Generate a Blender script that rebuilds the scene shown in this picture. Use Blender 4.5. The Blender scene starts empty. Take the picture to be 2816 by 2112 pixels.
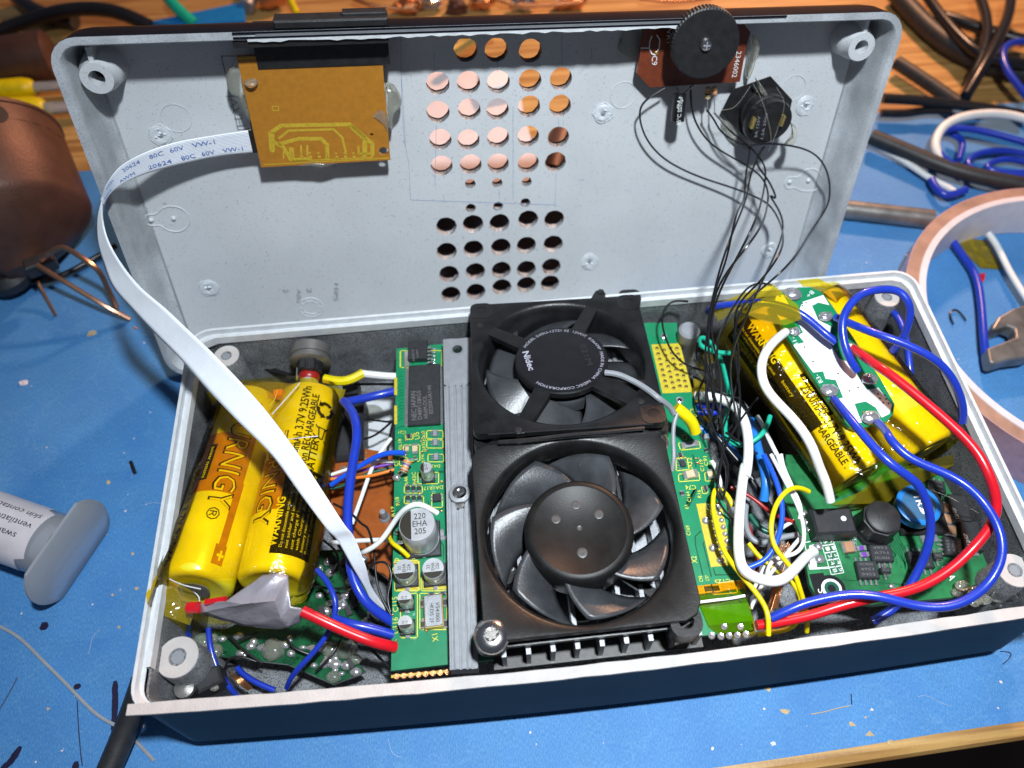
import bpy, math, random
from mathutils import Vector as V3, Matrix
from mathutils.geometry import delaunay_2d_cdt
random.seed(7)
S=bpy.context.scene; C=S.collection
S.unit_settings.scale_length=0.01            # 1 unit = 1 cm
# ---------------------------------------------------------------- camera
RC=Matrix(((9.94189181e-01,-1.07644534e-01,-7.25110981e-04),(-9.05942608e-02,-8.33039119e-01,-5.45745825e-01),(5.81425091e-02,5.42640286e-01,-8.37950457e-01)))
CP=V3((8.1162258,-4.28362343,20.72034417)); FPX=2180.22; CX,CY=1408+71.804,1056-.906
cam=bpy.data.cameras.new('camera'); co=bpy.data.objects.new('camera',cam); C.objects.link(co); S.camera=co
M=RC.transposed().to_4x4()
for i in range(3): M[i][1]*=-1; M[i][2]*=-1
M.translation=CP; co.matrix_world=M
cam.sensor_width=36; cam.lens=FPX/2816*36; cam.shift_x=(1408-CX)/2816; cam.shift_y=(CY-1056)/2816
cam.clip_start=.1; cam.clip_end=600
cam.dof.use_dof=True; cam.dof.focus_distance=19; 
cam.dof.aperture_fstop=0.13
# ---------------------------------------------------------------- world and lamps
w=bpy.data.worlds.new('World'); S.world=w; w.use_nodes=True
w.node_tree.nodes['Background'].inputs[0].default_value=(.62,.74,1,1); w.node_tree.nodes['Background'].inputs[1].default_value=.10
def lamp(name,loc,to,size,e,col):
    l=bpy.data.lights.new(name,'AREA'); l.shape='DISK'; l.size=size; l.energy=e; l.color=col
    o=bpy.data.objects.new(name,l); C.objects.link(o); o.location=loc
    o.rotation_euler=(V3(to)-V3(loc)).to_track_quat('-Z','Y').to_euler(); return o
key=lamp('work_lamp',(12.8,-2,38),(12.5,4,2),2.4,7000,(.87,.945,1)); key.data.spread=math.radians(95)
lamp('warm_desk_lamp',(30,46,28.5),(9,12,0),4,22000,(1,.52,.30))
S.view_settings.view_transform='Standard'; S.view_settings.look='None'; S.view_settings.exposure=0; S.view_settings.gamma=1
# ---------------------------------------------------------------- tracing helpers
REG={'s':(0,0,1),'o':(0,0,1/1.27306),'A1':(0,0,2.9105),'A2':(560,0,2.9105),'A3':(1100,0,2.9105),'A4':(1600,0,2.9105),'A5':(2100,0,2.9106),'A6':(0,500,2.9105),'A7':(2100,500,2.9106),
'B1':(360,880,2.9105),'B2':(360,1400,2.9105),'B3':(1000,880,2.9105),'B4':(1000,1350,2.9105),'B5':(1250,750,2.9105),'B6':(1250,1250,2.9105),'B7':(1700,750,2.9105),'B8':(1900,1250,2.9105),
'C1':(0,1300,3.6065),'C2':(0,1600,3.16),'C3':(2300,1200,3.0155),'C4':(2100,1600,3.0894),'C5':(1700,1250,3.686),'C6':(700,1000,5.53),'C7':(1950,780,5.53)}
class Fr:
    """a real plane in the scene: origin, x axis, y axis, normal"""
    def __init__(s,o,x=(1,0,0),y=(0,1,0)):
        s.o=V3(o); s.x=V3(x).normalized(); s.n=s.x.cross(V3(y)).normalized(); s.y=s.n.cross(s.x)
    def at(s,r,u,v,h=0):
        x0,y0,k=REG[r]; d=RC.transposed()@V3(((x0+u/k-CX)/FPX,(y0+v/k-CY)/FPX,1))
        o=s.o+s.n*h; t=(o-CP).dot(s.n)/d.dot(s.n); return CP+d*t
    def w(s,x,y,h=0): return s.o+s.x*x+s.y*y+s.n*h
def ZF(z): return Fr((0,0,z))
def P(r,u,v,z): return ZF(z).at(r,u,v)
LR=Matrix(((0.99678709,0.05149532,0.06134924),(0.04648368,0.25184652,-0.96665019),(-0.06522855,0.96639617,0.24864367)))
LID=Fr((-1.46102,9.9928,.8318),LR.col[0],LR.col[1]); LW,LD=20.5,9.89; LFZ=-1.15
LF=Fr(LID.w(0,0,LFZ),LR.col[0],LR.col[1])
# ---------------------------------------------------------------- materials
def mat(name,col,rough=.5,metal=0,var=.12,vs=3,bump=0,bs=20,coat=0,speck=None,ss=14,st=.62,spec=.5,trans=0,alpha=1,sss=0):
    m=bpy.data.materials.new(name); m.use_nodes=True; N=m.node_tree.nodes; Lk=m.node_tree.links; b=N['Principled BSDF']
    b.inputs['Roughness'].default_value=rough; b.inputs['Metallic'].default_value=metal; b.inputs['Coat Weight'].default_value=coat; b.inputs['Coat Roughness'].default_value=.08
    b.inputs['Specular IOR Level'].default_value=spec; b.inputs['Transmission Weight'].default_value=trans; b.inputs['Alpha'].default_value=alpha
    if sss: b.inputs['Subsurface Weight'].default_value=sss; b.inputs['Subsurface Radius'].default_value=(.3,.3,.3)
    tc=N.new('ShaderNodeTexCoord'); n=N.new('ShaderNodeTexNoise'); n.inputs['Scale'].default_value=vs; n.inputs['Detail'].default_value=6
    Lk.new(tc.outputs['Object'],n.inputs['Vector']); r=N.new('ShaderNodeValToRGB'); Lk.new(n.outputs['Fac'],r.inputs[0])
    r.color_ramp.elements[0].position=.3; r.color_ramp.elements[1].position=.7
    r.color_ramp.elements[0].color=[c*(1-var) for c in col]+[1]; r.color_ramp.elements[1].color=[min(1,c*(1+var)) for c in col]+[1]
    out=r.outputs[0]
    if speck:
        n2=N.new('ShaderNodeTexNoise'); n2.inputs['Scale'].default_value=ss; n2.inputs['Detail'].default_value=8; n2.inputs['Roughness'].default_value=.8
        Lk.new(tc.outputs['Object'],n2.inputs['Vector']); r2=N.new('ShaderNodeValToRGB'); Lk.new(n2.outputs['Fac'],r2.inputs[0])
        r2.color_ramp.elements[0].position=st; r2.color_ramp.elements[1].position=st+.05; r2.color_ramp.elements[0].color=(0,0,0,1); r2.color_ramp.elements[1].color=(1,1,1,1)
        mx=N.new('ShaderNodeMixRGB'); Lk.new(r2.outputs[0],mx.inputs[0]); Lk.new(out,mx.inputs[1]); mx.inputs[2].default_value=list(speck)+[1]; out=mx.outputs[0]
    Lk.new(out,b.inputs['Base Color'])
    if bump:
        n3=N.new('ShaderNodeTexNoise'); n3.inputs['Scale'].default_value=bs; n3.inputs['Detail'].default_value=5; Lk.new(tc.outputs['Object'],n3.inputs['Vector'])
        bp=N.new('ShaderNodeBump'); bp.inputs['Strength'].default_value=bump; bp.inputs['Distance'].default_value=.05; Lk.new(n3.outputs['Fac'],bp.inputs['Height']); Lk.new(bp.outputs[0],b.inputs['Normal'])
    return m
def film(name,col,op,rough=.10,bump=.22,bs=2.5):
    """thin tinted clear film: tinted see-through plus a glossy skin"""
    m=bpy.data.materials.new(name); m.use_nodes=True; N=m.node_tree.nodes; Lk=m.node_tree.links; N.remove(N['Principled BSDF'])
    t=N.new('ShaderNodeBsdfTransparent'); t.inputs[0].default_value=list(col)+[1]
    d=N.new('ShaderNodeBsdfDiffuse'); d.inputs[0].default_value=list(col)+[1]
    g=N.new('ShaderNodeBsdfGlossy'); g.inputs['Roughness'].default_value=rough
    a=N.new('ShaderNodeMixShader'); a.inputs[0].default_value=op; Lk.new(t.outputs[0],a.inputs[1]); Lk.new(d.outputs[0],a.inputs[2])
    f=N.new('ShaderNodeFresnel'); f.inputs[0].default_value=1.5
    b=N.new('ShaderNodeMixShader'); Lk.new(f.outputs[0],b.inputs[0]); Lk.new(a.outputs[0],b.inputs[1]); Lk.new(g.outputs[0],b.inputs[2])
    tc=N.new('ShaderNodeTexCoord'); n3=N.new('ShaderNodeTexNoise'); n3.inputs['Scale'].default_value=bs; n3.inputs['Detail'].default_value=3; Lk.new(tc.outputs['Object'],n3.inputs['Vector'])
    bp=N.new('ShaderNodeBump'); bp.inputs['Strength'].default_value=bump; bp.inputs['Distance'].default_value=.12; Lk.new(n3.outputs['Fac'],bp.inputs['Height'])
    Lk.new(bp.outputs[0],g.inputs['Normal']); Lk.new(b.outputs[0],N['Material Output'].inputs[0]); return m
K={}
def k(n,*a,**q): K[n]=mat(n,*a,**q)
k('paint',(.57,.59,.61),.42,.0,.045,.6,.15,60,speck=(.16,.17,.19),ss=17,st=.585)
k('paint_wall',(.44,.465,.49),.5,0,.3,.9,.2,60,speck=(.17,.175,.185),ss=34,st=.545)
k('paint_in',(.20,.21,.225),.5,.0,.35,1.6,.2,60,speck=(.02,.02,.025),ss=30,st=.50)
k('rimpaint',(.60,.62,.64),.45,0,.08,4,.3,25,speck=(.25,.25,.27),ss=12,st=.68)
k('sawn',(.50,.46,.44),.6,0,.07,3,.3,22,speck=(.40,.30,.24),ss=5,st=.68)  # pinkish cast of the warm lamp mixed into the base colour
k('case',(.006,.007,.011),.33,0,.2,1,.05,30,spec=.10)
k('hub',(.010,.0098,.0098),.42,0,.35,2.5,.05,25,spec=.2)
k('dimple',(.05,.047,.046),.4,0,.3,9)
k('blackp',(.013,.013,.014),.45,0,.35,5,.15,30)
k('fan',(.010,.010,.011),.36,0,.4,2.5,.12,25,speck=(.06,.057,.05),ss=5,st=.66,spec=.35)
k('fan2',(.011,.0105,.0105),.34,0,.35,2.5,.08,25,speck=(.03,.028,.028),ss=5,st=.68,spec=.35)
k('blade',(.034,.036,.040),.36,0,.35,2,.1,18,speck=(.15,.14,.12),ss=3,st=.63)
k('fanlabel',(.008,.008,.010),.35,0,.2,3)
k('silver',(.30,.31,.33),.4,.5,.1,3,.2,50)
k('can',(.62,.63,.65),.3,.55,.06,5,.1,50)
k('alu',(.27,.28,.30),.42,.35,.1,5,.35,70,speck=(.5,.5,.52),ss=22,st=.68)
k('chrome',(.75,.73,.70),.18,1,.1,6,.1,20)
k('solder',(.60,.60,.62),.2,.75,.15,9,.12,12)
k('copper',(.62,.27,.12),.3,.9,.25,30,.3,60)
k('gold',(.66,.50,.16),.35,.8,.15,20)
k('pcb',(.006,.20,.085),.34,0,.10,4,.06,40,coat=.3)
k('pcb_dark',(.004,.075,.032),.3,0,.3,6,.05,40)
k('pcb3',(.006,.075,.028),.22,0,.5,2.5,.3,10,coat=.7,speck=(.002,.02,.01),ss=4,st=.54)
k('stand',(.34,.19,.12),.25,.8,.15,3)
k('pcb2',(.02,.16,.055),.3,0,.35,2.5,.1,20,coat=.3,speck=(.004,.05,.022),ss=3,st=.58)
k('mask',(.50,.40,.03),.4,0,.12,12)
k('silk',(.62,.60,.06),.5,0,.05)
k('white',(.80,.80,.80),.35,0,.04,6)
k('whitesilk',(.75,.76,.76),.5,0,.03)
k('ic',(.022,.023,.026),.45,0,.2,8,.1,50)
k('ictext',(.15,.147,.15),.5,0,.05)
k('phenolic',(.30,.075,.012),.3,0,.15,5,.1,30,coat=.3)
k('brownpcb',(.16,.035,.014),.33,0,.2,5,.08,25,coat=.2)
k('amber',(.40,.165,.018),.36,0,.10,7,.05,90,coat=.2)
k('ambertrace',(.50,.34,.03),.36,0,.2,25)
k('yellow',(.72,.58,.0),.38,0,.12,3,.1,12)
k('celly',(.80,.69,.02),.3,0,.10,1.5,.05,8,coat=.5)
k('cellw',(.70,.70,.72),.3,0,.05,3,coat=.3)
k('cellk',(.022,.016,.008),.25,0,.3,2,coat=.5)
k('cello',(.50,.20,.005),.3,0,.15,3,coat=.3)
k('ink',(.02,.015,.008),.4,0,.05)
k('blue',(.012,.040,.42),.3,0,.08,3,.05,20,coat=.15)
k('sky',(.02,.19,.62),.32,0,.08,3)
k('midblue',(.01,.085,.62),.32,0,.08,3)
k('red',(.62,.008,.018),.3,0,.08,3,coat=.15)
k('redd',(.30,.012,.01),.35,0,.08,3)
k('orange',(.75,.20,.02),.4,0,.1,3)
k('green',(.01,.42,.27),.35,0,.1,3)
k('dgreen',(.005,.09,.055),.35,0,.1,3)
k('purple',(.16,.05,.35),.35,0,.1,3)
k('wirew',(.78,.78,.76),.33,0,.05,3,sss=.05)
k('wirek',(.010,.010,.012),.3,0,.2,5)
k('grey',(.24,.25,.27),.4,0,.1,3)
k('gunmetal',(.22,.21,.20),.4,.6,.3,2,.15,20)
k('wood',(.47,.25,.075),.45,0,.22,.5,.15,8)
k('chip',(.52,.36,.17),.7,0,.2,6)
k('outline_ink',(.80,.60,.02),.35)
k('marker',(.008,.006,.035),.5,0,.3,12)
k('floor',(.075,.045,.03),.8,0,.4,.08)
k('brownmetal',(.10,.045,.03),.5,.3,.35,.8,.2,12,speck=(.22,.12,.08),ss=9,st=.7)
k('pink',(.66,.60,.62),.45,0,.08,2)
k('duct',(.34,.32,.36),.38,.25,.10,3,.25,10)
k('glue',(.88,.88,.78),.10,0,.05,3,.3,6,trans=.88)
k('paper',(.72,.62,.62),.6,0,.08,1.5)
k('rolledge',(.38,.22,.16),.35,0,.2,2)
k('winding',(.50,.28,.30),.3,0,.15,3,coat=.3)
k('rubber',(.02,.02,.022),.5,0,.3,3,.1,12)
k('indb',(.01,.19,.52),.35,0,.1,6)
k('ceram',(.42,.22,.12),.4,0,.1,6)
k('tan',(.55,.42,.26),.4,0,.1,6)
k('ffc',(.86,.88,.92),.35,0,.03,3)
k('ffctext',(.05,.13,.42),.4,0,.05)
k('ffcrib',(.44,.49,.58),.35,0,.03,3)
k('tear',(.05,.05,.055),.5,0,.5,6,.6,30)
k('groove',(.26,.27,.29),.5,0,.3,9)
k('relief',(.60,.635,.665),.35,0,.05,5,.3,30)
K['kapton']=film('kapton',(.97,.84,.20),.0,rough=.13,bump=1.0,bs=3.0)
K['kapton2']=film('kapton_two_layers',(.93,.72,.05),.16,bump=.4)
K['kapton3']=film('kapton_flat',(.97,.84,.20),.0,bump=.12,bs=1.5)
for q_ in ('case',): K[q_].node_tree.nodes['Principled BSDF'].inputs['IOR'].default_value=1.22
K['clear2']=film('clear_flange',(.74,.77,.84),.42,rough=.2,bump=.0)
K['clear']=film('clear_plastic',(.84,.86,.92),.30,bump=.1)
# painter's tape: fibrous crepe
def tapemat():
    m=mat('painters_tape',(.04,.20,.48),.62,0,.10,1.1)
    N=m.node_tree.nodes; Lk=m.node_tree.links; b=N['Principled BSDF']; tc=N['Texture Coordinate']
    src=b.inputs['Base Color'].links[0].from_socket
    mp=N.new('ShaderNodeMapping'); mp.inputs['Scale'].default_value=(34,12,1); Lk.new(tc.outputs['Object'],mp.inputs[0])
    n=N.new('ShaderNodeTexNoise'); n.inputs['Scale'].default_value=1; n.inputs['Detail'].default_value=7; n.inputs['Roughness'].default_value=.7; Lk.new(mp.outputs[0],n.inputs['Vector'])
    r=N.new('ShaderNodeValToRGB'); r.color_ramp.elements[0].position=.44; r.color_ramp.elements[1].position=.70; r.color_ramp.elements[0].color=(0,0,0,1); r.color_ramp.elements[1].color=(.85,.85,.85,1); Lk.new(n.outputs[0],r.inputs[0])
    mx=N.new('ShaderNodeMixRGB'); Lk.new(r.outputs[0],mx.inputs[0]); Lk.new(src,mx.inputs[1]); mx.inputs[2].default_value=(.15,.34,.60,1)
    n4=N.new('ShaderNodeTexNoise'); n4.inputs['Scale'].default_value=.55; n4.inputs['Detail'].default_value=9; n4.inputs['Roughness'].default_value=.65; Lk.new(tc.outputs['Object'],n4.inputs['Vector'])
    r4=N.new('ShaderNodeValToRGB'); r4.color_ramp.elements[0].position=.45; r4.color_ramp.elements[1].position=.75; r4.color_ramp.elements[0].color=(0,0,0,1); r4.color_ramp.elements[1].color=(.5,.5,.5,1); Lk.new(n4.outputs[0],r4.inputs[0])
    mx2=N.new('ShaderNodeMixRGB'); Lk.new(r4.outputs[0],mx2.inputs[0]); Lk.new(mx.outputs[0],mx2.inputs[1]); mx2.inputs[2].default_value=(.012,.10,.34,1)
    vo=N.new('ShaderNodeTexVoronoi'); vo.feature='DISTANCE_TO_EDGE'; vo.inputs['Scale'].default_value=.23; nd=N.new('ShaderNodeTexNoise'); nd.inputs['Scale'].default_value=.8; nd.inputs['Detail'].default_value=5
    va=N.new('ShaderNodeVectorMath'); va.operation='MULTIPLY_ADD'; va.inputs[1].default_value=(2.2,2.2,2.2); Lk.new(tc.outputs['Object'],nd.inputs['Vector']); Lk.new(nd.outputs['Color'],va.inputs[0]); Lk.new(tc.outputs['Object'],va.inputs[2]); Lk.new(va.outputs[0],vo.inputs['Vector'])
    rv=N.new('ShaderNodeValToRGB'); rv.color_ramp.elements[0].position=0; rv.color_ramp.elements[1].position=.006; rv.color_ramp.elements[0].color=(.16,.16,.16,1); rv.color_ramp.elements[1].color=(0,0,0,1); Lk.new(vo.outputs['Distance'],rv.inputs[0])
    mx3=N.new('ShaderNodeMixRGB'); Lk.new(rv.outputs[0],mx3.inputs[0]); Lk.new(mx2.outputs[0],mx3.inputs[1]); mx3.inputs[2].default_value=(.22,.42,.66,1)
    Lk.new(mx3.outputs[0],b.inputs['Base Color'])
    bp=N.new('ShaderNodeBump'); bp.inputs['Strength'].default_value=.35; bp.inputs['Distance'].default_value=.03; Lk.new(n.outputs[0],bp.inputs['Height']); Lk.new(bp.outputs[0],b.inputs['Normal']); return m
K['tape']=tapemat()
# wood grain for the table
def woodmat():
    m=K['wood']; N=m.node_tree.nodes; Lk=m.node_tree.links; b=N['Principled BSDF']; tc=N['Texture Coordinate']
    mp=N.new('ShaderNodeMapping'); mp.inputs['Scale'].default_value=(.12,2.2,1); Lk.new(tc.outputs['Object'],mp.inputs[0])
    n=N.new('ShaderNodeTexNoise'); n.inputs['Scale'].default_value=2; n.inputs['Detail'].default_value=6; Lk.new(mp.outputs[0],n.inputs['Vector'])
    r=N.new('ShaderNodeValToRGB'); r.color_ramp.elements[0].position=.35; r.color_ramp.elements[1].position=.65; r.color_ramp.elements[0].color=(.30,.14,.035,1); r.color_ramp.elements[1].color=(.56,.33,.11,1)
    Lk.new(n.outputs[0],r.inputs[0]); Lk.new(r.outputs[0],b.inputs['Base Color'])
woodmat()
# ---------------------------------------------------------------- object helpers
def thing(name,label,cat,loc,group=None,kind=None):
    o=bpy.data.objects.new(name,None); C.objects.link(o); o.location=loc; o.empty_display_size=.3
    o['label']=label; o['category']=cat
    if group: o['group']=group
    return o
def rootof(o):
    while o.parent: o=o.parent
    return o
SPLIT={'rear_strut':'strut','bare_copper':'copper_area','hole_edges':'hole_edge','solder_joints':'solder_joint','hot_glue':'glue_drop','solder_points':'solder_point','vias':'via','end_caps':'end_cap','glue_specks':'glue_speck','solder_tab':'solder_pad','glue_drops':'glue_drop','pins':'pin','chip_components':'chip_component','plated_holes':'plated_hole','edge_holes':'edge_hole','moulded_ribs':'moulded_rib','glue_strings':'glue_string','copper_strand':'strand','lump':'lump','solder_balls':'solder_ball','rim_black_strip':'black_strip','film_piece':'film_piece'}
class MB:
    def __init__(s): s.v=[]; s.f=[]
    def add(s,vs,fs):
        n=len(s.v); s.v+=[V3(a) for a in vs]; s.f+=[tuple(i+n for i in f) for f in fs]; return s
    def loft(s,loops,closed=True,cap0=False,cap1=False):
        n=len(loops[0]); vs=[p for l in loops for p in l]; fs=[]
        for i in range(len(loops)-1):
            for j in range(n if closed else n-1):
                a=i*n+j; b=i*n+(j+1)%n; fs.append((a,b,b+n,a+n))
        if cap0: fs.append(tuple(reversed(range(n))))
        if cap1: fs.append(tuple(range((len(loops)-1)*n,len(loops)*n)))
        return s.add(vs,fs)
    def prism(s,pts,n,t):
        """pts: loop of points, extruded by t along -n"""
        n=V3(n); a=[V3(p) for p in pts]; b=[p-n*t for p in a]; m=len(a)
        return s.add(a+b,[tuple(range(m)),tuple(reversed(range(m,2*m)))]+[((i+1)%m,i,i+m,(i+1)%m+m) for i in range(m)])
    def box(s,c,x,y,z,hx,hy,hz,bev=0):
        c=V3(c); x,y,z=V3(x)*hx,V3(y)*hy,V3(z)*hz
        if not bev: return s.prism([c+z-x-y,c+z+x-y,c+z+x+y,c+z-x+y],z.normalized(),hz*2)
        e=bev; kx=(hx-e)/hx; ky=(hy-e)/hy; kz=(hz-e)/hz
        L=lambda a,b,cz:[c+z*cz-x*a-y*b,c+z*cz+x*a-y*b,c+z*cz+x*a+y*b,c+z*cz-x*a+y*b]
        return s.loft([L(kx,ky,-1),L(1,1,-kz),L(1,1,kz),L(kx,ky,1)],True,True,True)
    def tube(s,pts,r,n=8,caps=True):
        pts=[V3(p) for p in pts]; loops=[]; m=len(pts); up=None
        for i,p in enumerate(pts):
            t=(pts[min(i+1,m-1)]-pts[max(i-1,0)]).normalized()
            if up is None: up=t.orthogonal().normalized()
            up=(up-t*up.dot(t)).normalized(); b=t.cross(up)
            rr=r[i] if isinstance(r,(list,tuple)) else r
            loops.append([p+(up*math.cos(a)+b*math.sin(a))*rr for a in [2*math.pi*q/n for q in range(n)]])
        return s.loft(loops,True,caps,caps)
    def lathe(s,o,ax,prof,n=24,cap=True,x=None):
        """prof: list of (r,h) along axis ax from point o"""
        o=V3(o); ax=V3(ax).normalized(); u=V3(x).normalized() if x else ax.orthogonal().normalized(); w_=ax.cross(u)
        return s.loft([[o+ax*h+(u*math.cos(a)+w_*math.sin(a))*max(r,1e-4) for a in [2*math.pi*q/n for q in range(n)]] for r,h in prof],True,cap,cap)
    def ball(s,c,r,sx=1,sy=1,sz=1,n=10):
        prof=[(math.sin(math.pi*i/n),-math.cos(math.pi*i/n)) for i in range(n+1)]
        st=len(s.v); s.lathe((0,0,0),(0,0,1),prof,n+4,False)
        for i in range(st,len(s.v)): q=s.v[i]; s.v[i]=V3((q.x*r*sx,q.y*r*sy,q.z*r*sz))+V3(c)
        return s
    def plate(s,outer,holes,fr,h1,h0):
        """plate in frame fr between heights h1 (top) and h0, outer/holes = lists of (x,y)"""
        pv=[];pe=[]
        for lp in [outer]+holes:
            b=len(pv); pv+=[V3((p[0],p[1])) for p in lp]; pe+=[(b+i,b+(i+1)%len(lp)) for i in range(len(lp))]
        r=delaunay_2d_cdt(pv,pe,[],0,1e-6); v2,_,f2=r[0],r[1],r[2]
        def inside(q,lp):
            c=False;j=len(lp)-1
            for i in range(len(lp)):
                xi,yi=lp[i][0],lp[i][1];xj,yj=lp[j][0],lp[j][1]
                if (yi>q[1])!=(yj>q[1]) and q[0]<(xj-xi)*(q[1]-yi)/(yj-yi)+xi: c=not c
                j=i
            return c
        keep=[]
        for f in f2:
            q=sum((v2[i] for i in f),V3((0,0)))/len(f)
            if inside(q,outer) and not any(inside(q,h) for h in holes):
                a,b,c=[v2[i] for i in f[:3]]
                if (b-a).cross(c-a)<0: f=list(reversed(f))
                keep.append(tuple(f))
        n=len(v2)
        s.add([fr.w(q.x,q.y,h1) for q in v2]+[fr.w(q.x,q.y,h0) for q in v2],keep+[tuple(reversed([i+n for i in f])) for f in keep])
        for lp in [outer]+holes: s.loft([[fr.w(p[0],p[1],h1) for p in lp],[fr.w(p[0],p[1],h0) for p in lp]])
        return s
    def build(s,name,m,parent=None,smooth=False,label=None,bevel=0):
        if name in SPLIT and parent and not getattr(s,'ns',0):
            g=list(range(len(s.v)))
            def fd(a):
                while g[a]!=a: g[a]=g[g[a]]; a=g[a]
                return a
            for f in s.f:
                for a in f[1:]: g[fd(a)]=fd(f[0])
            isl={}
            for f in s.f: isl.setdefault(fd(f[0]),[]).append(f)
            o=None
            for fs in isl.values():
                ix=sorted({a for f in fs for a in f}); mp={a:i for i,a in enumerate(ix)}
                q=MB(); q.ns=1; q.v=[s.v[a] for a in ix]; q.f=[tuple(mp[a] for a in f) for f in fs]; o=q.build(SPLIT[name],m,parent,smooth,None,bevel)
            return o
        me=bpy.data.meshes.new(name); off=rootof(parent).location if parent else V3((0,0,0))
        if not parent and s.v: off=sum(s.v,V3())/len(s.v); off.z=min(q.z for q in s.v)
        me.from_pydata([q-off for q in s.v],[],s.f); me.materials.append(K[m] if isinstance(m,str) else m); me.validate(); me.update()
        import bmesh
        b=bmesh.new(); b.from_mesh(me); bmesh.ops.remove_doubles(b,verts=b.verts,dist=1e-5); bmesh.ops.recalc_face_normals(b,faces=b.faces); b.to_mesh(me); b.free()
        o=bpy.data.objects.new(name,me); C.objects.link(o)
        if parent: o.parent=parent
        else: o.location=off
        if smooth:
            for p in me.polygons: p.use_smooth=True
            if hasattr(me,'set_sharp_from_angle'): me.set_sharp_from_angle(angle=math.radians(38))
        if bevel:
            md=o.modifiers.new('bevel','BEVEL'); md.width=bevel; md.segments=2; md.limit_method='ANGLE'
        if label: o['label']=label
        return o
def tag(o,label,cat,group=None,kind=None):
    if label: o['label']=label
    if cat: o['category']=cat
    if group: o['group']=group
    if kind: o['kind']=kind
    return o
def spline(pts,k_=6):
    pts=[V3(p) for p in pts]; q=[pts[0]*2-pts[1]]+pts+[pts[-1]*2-pts[-2]]; out=[]
    for i in range(1,len(q)-2):
        a,b,c,d=q[i-1:i+3]
        for j in range(k_):
            t=j/k_; out.append(.5*((2*b)+(c-a)*t+(2*a-5*b+4*c-d)*t*t+(3*b-a-3*c+d)*t**3))
    out.append(pts[-1]); return out
def tr(pts):
    """('REG',(u,v,z),...) -> world points"""
    r='o'; out=[]
    for p in pts:
        if isinstance(p,str): r=p
        elif isinstance(p,V3): out.append(p)
        elif len(p)==3: out.append(P(r,*p))
        else: out.append(V3(p[:3]))
    return out
def wire(name,m,r,pts,label=None,cat='wire',group=None,parent=None,n=8,k_=6,pl=None):
    q=tr(pts); z=[q[0]]
    for p in q[1:-1]:
        if (p-z[-1]).length>.12+2.2*r: z.append(p)
    if len(z)>1 and (q[-1]-z[-1]).length<.1+1.2*r: z.pop()
    z.append(q[-1]); q=spline(z,k_) if len(z)>2 else z
    if r>.04 and not parent:
        s0=random.uniform(0,9); q=[p+V3((math.sin(i*.31+s0),math.cos(i*.27+s0*2),math.sin(i*.23+s0*3)))*min(.010,r*.1) for i,p in enumerate(q)]
    for _ in range(9): q=[q[0]]+[q[i]*.5+(q[i-1]+q[i+1])*.25 for i in range(1,len(q)-1)]+[q[-1]]
    o=MB().tube(q,r,n).build(name,m,parent,True,pl)
    if label: tag(o,label,cat,group)
    return o
def rr(x0,y0,x1,y1,r,n=6):
    out=[]
    for cx,cy,a0 in ((x1-r,y0+r,-90),(x1-r,y1-r,0),(x0+r,y1-r,90),(x0+r,y0+r,180)):
        for i in range(n+1):
            a=math.radians(a0+90*i/n); out.append((cx+r*math.cos(a),cy+r*math.sin(a)))
    return out
def circ(x,y,r,n=20,a0=0): return [(x+r*math.cos(a0+2*math.pi*i/n),y+r*math.sin(a0+2*math.pi*i/n)) for i in range(n)]
_tc={}
def textmesh(s,bold=0):
    if (s,bold) in _tc: return _tc[s,bold]
    cu=bpy.data.curves.new('t','FONT'); cu.body=s; cu.size=1; cu.resolution_u=2; cu.offset=bold; o=bpy.data.objects.new('t',cu); C.objects.link(o)
    dg=bpy.context.evaluated_depsgraph_get(); me=bpy.data.meshes.new_from_object(o.evaluated_get(dg))
    vs=[tuple(q.co) for q in me.vertices]; fs=[tuple(p.vertices) for p in me.polygons]
    bpy.data.objects.remove(o); bpy.data.meshes.remove(me); bpy.data.curves.remove(cu)
    if vs:
        x0=min(q[0] for q in vs); x1=max(q[0] for q in vs); vs=[(q[0]-x0,q[1]) for q in vs]; _tc[s,bold]=(vs,fs,x1-x0)
    else: _tc[s,bold]=([],[],1)
    return _tc[s,bold]
def fine(vs,fs,mx):
    vs=list(vs); out=[]; st=[tuple(f) for f in fs]
    while st:
        f=st.pop()
        if len(f)>3:
            st+=[(f[0],f[i],f[i+1]) for i in range(1,len(f)-1)]; continue
        e=max(range(3),key=lambda i:math.dist(vs[f[i]],vs[f[(i+1)%3]])); a,b,c=f[e],f[(e+1)%3],f[(e+2)%3]
        if math.dist(vs[a],vs[b])>mx:
            vs.append(((vs[a][0]+vs[b][0])/2,(vs[a][1]+vs[b][1])/2)); m_=len(vs)-1; st+=[(a,m_,c),(m_,b,c)]
        else: out.append(f)
    return vs,out
def text(mb,s,a,b,n=(0,0,1),h=None,mir=False,bold=0):
    """lay the word s with its baseline from a to b on the plane of normal n"""
    vs,fs,wd=textmesh(s,bold); a=V3(a); b=V3(b); n=V3(n); d=b-a; L=d.length; x=d/L; y=n.cross(x).normalized(); sc=L/wd; sy=h/.72 if h else sc
    if mir: y=-y
    mb.add([a+x*q[0]*sc+y*q[1]*sy+n*.004 for q in vs],fs); return mb
def ptext(mb,s,r,u0,v0,u1,v1,z,h=None,**q): return text(mb,s,P(r,u0,v0,z),P(r,u1,v1,z),(0,0,1),h,**q)
Z=V3((0,0,1))
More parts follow.
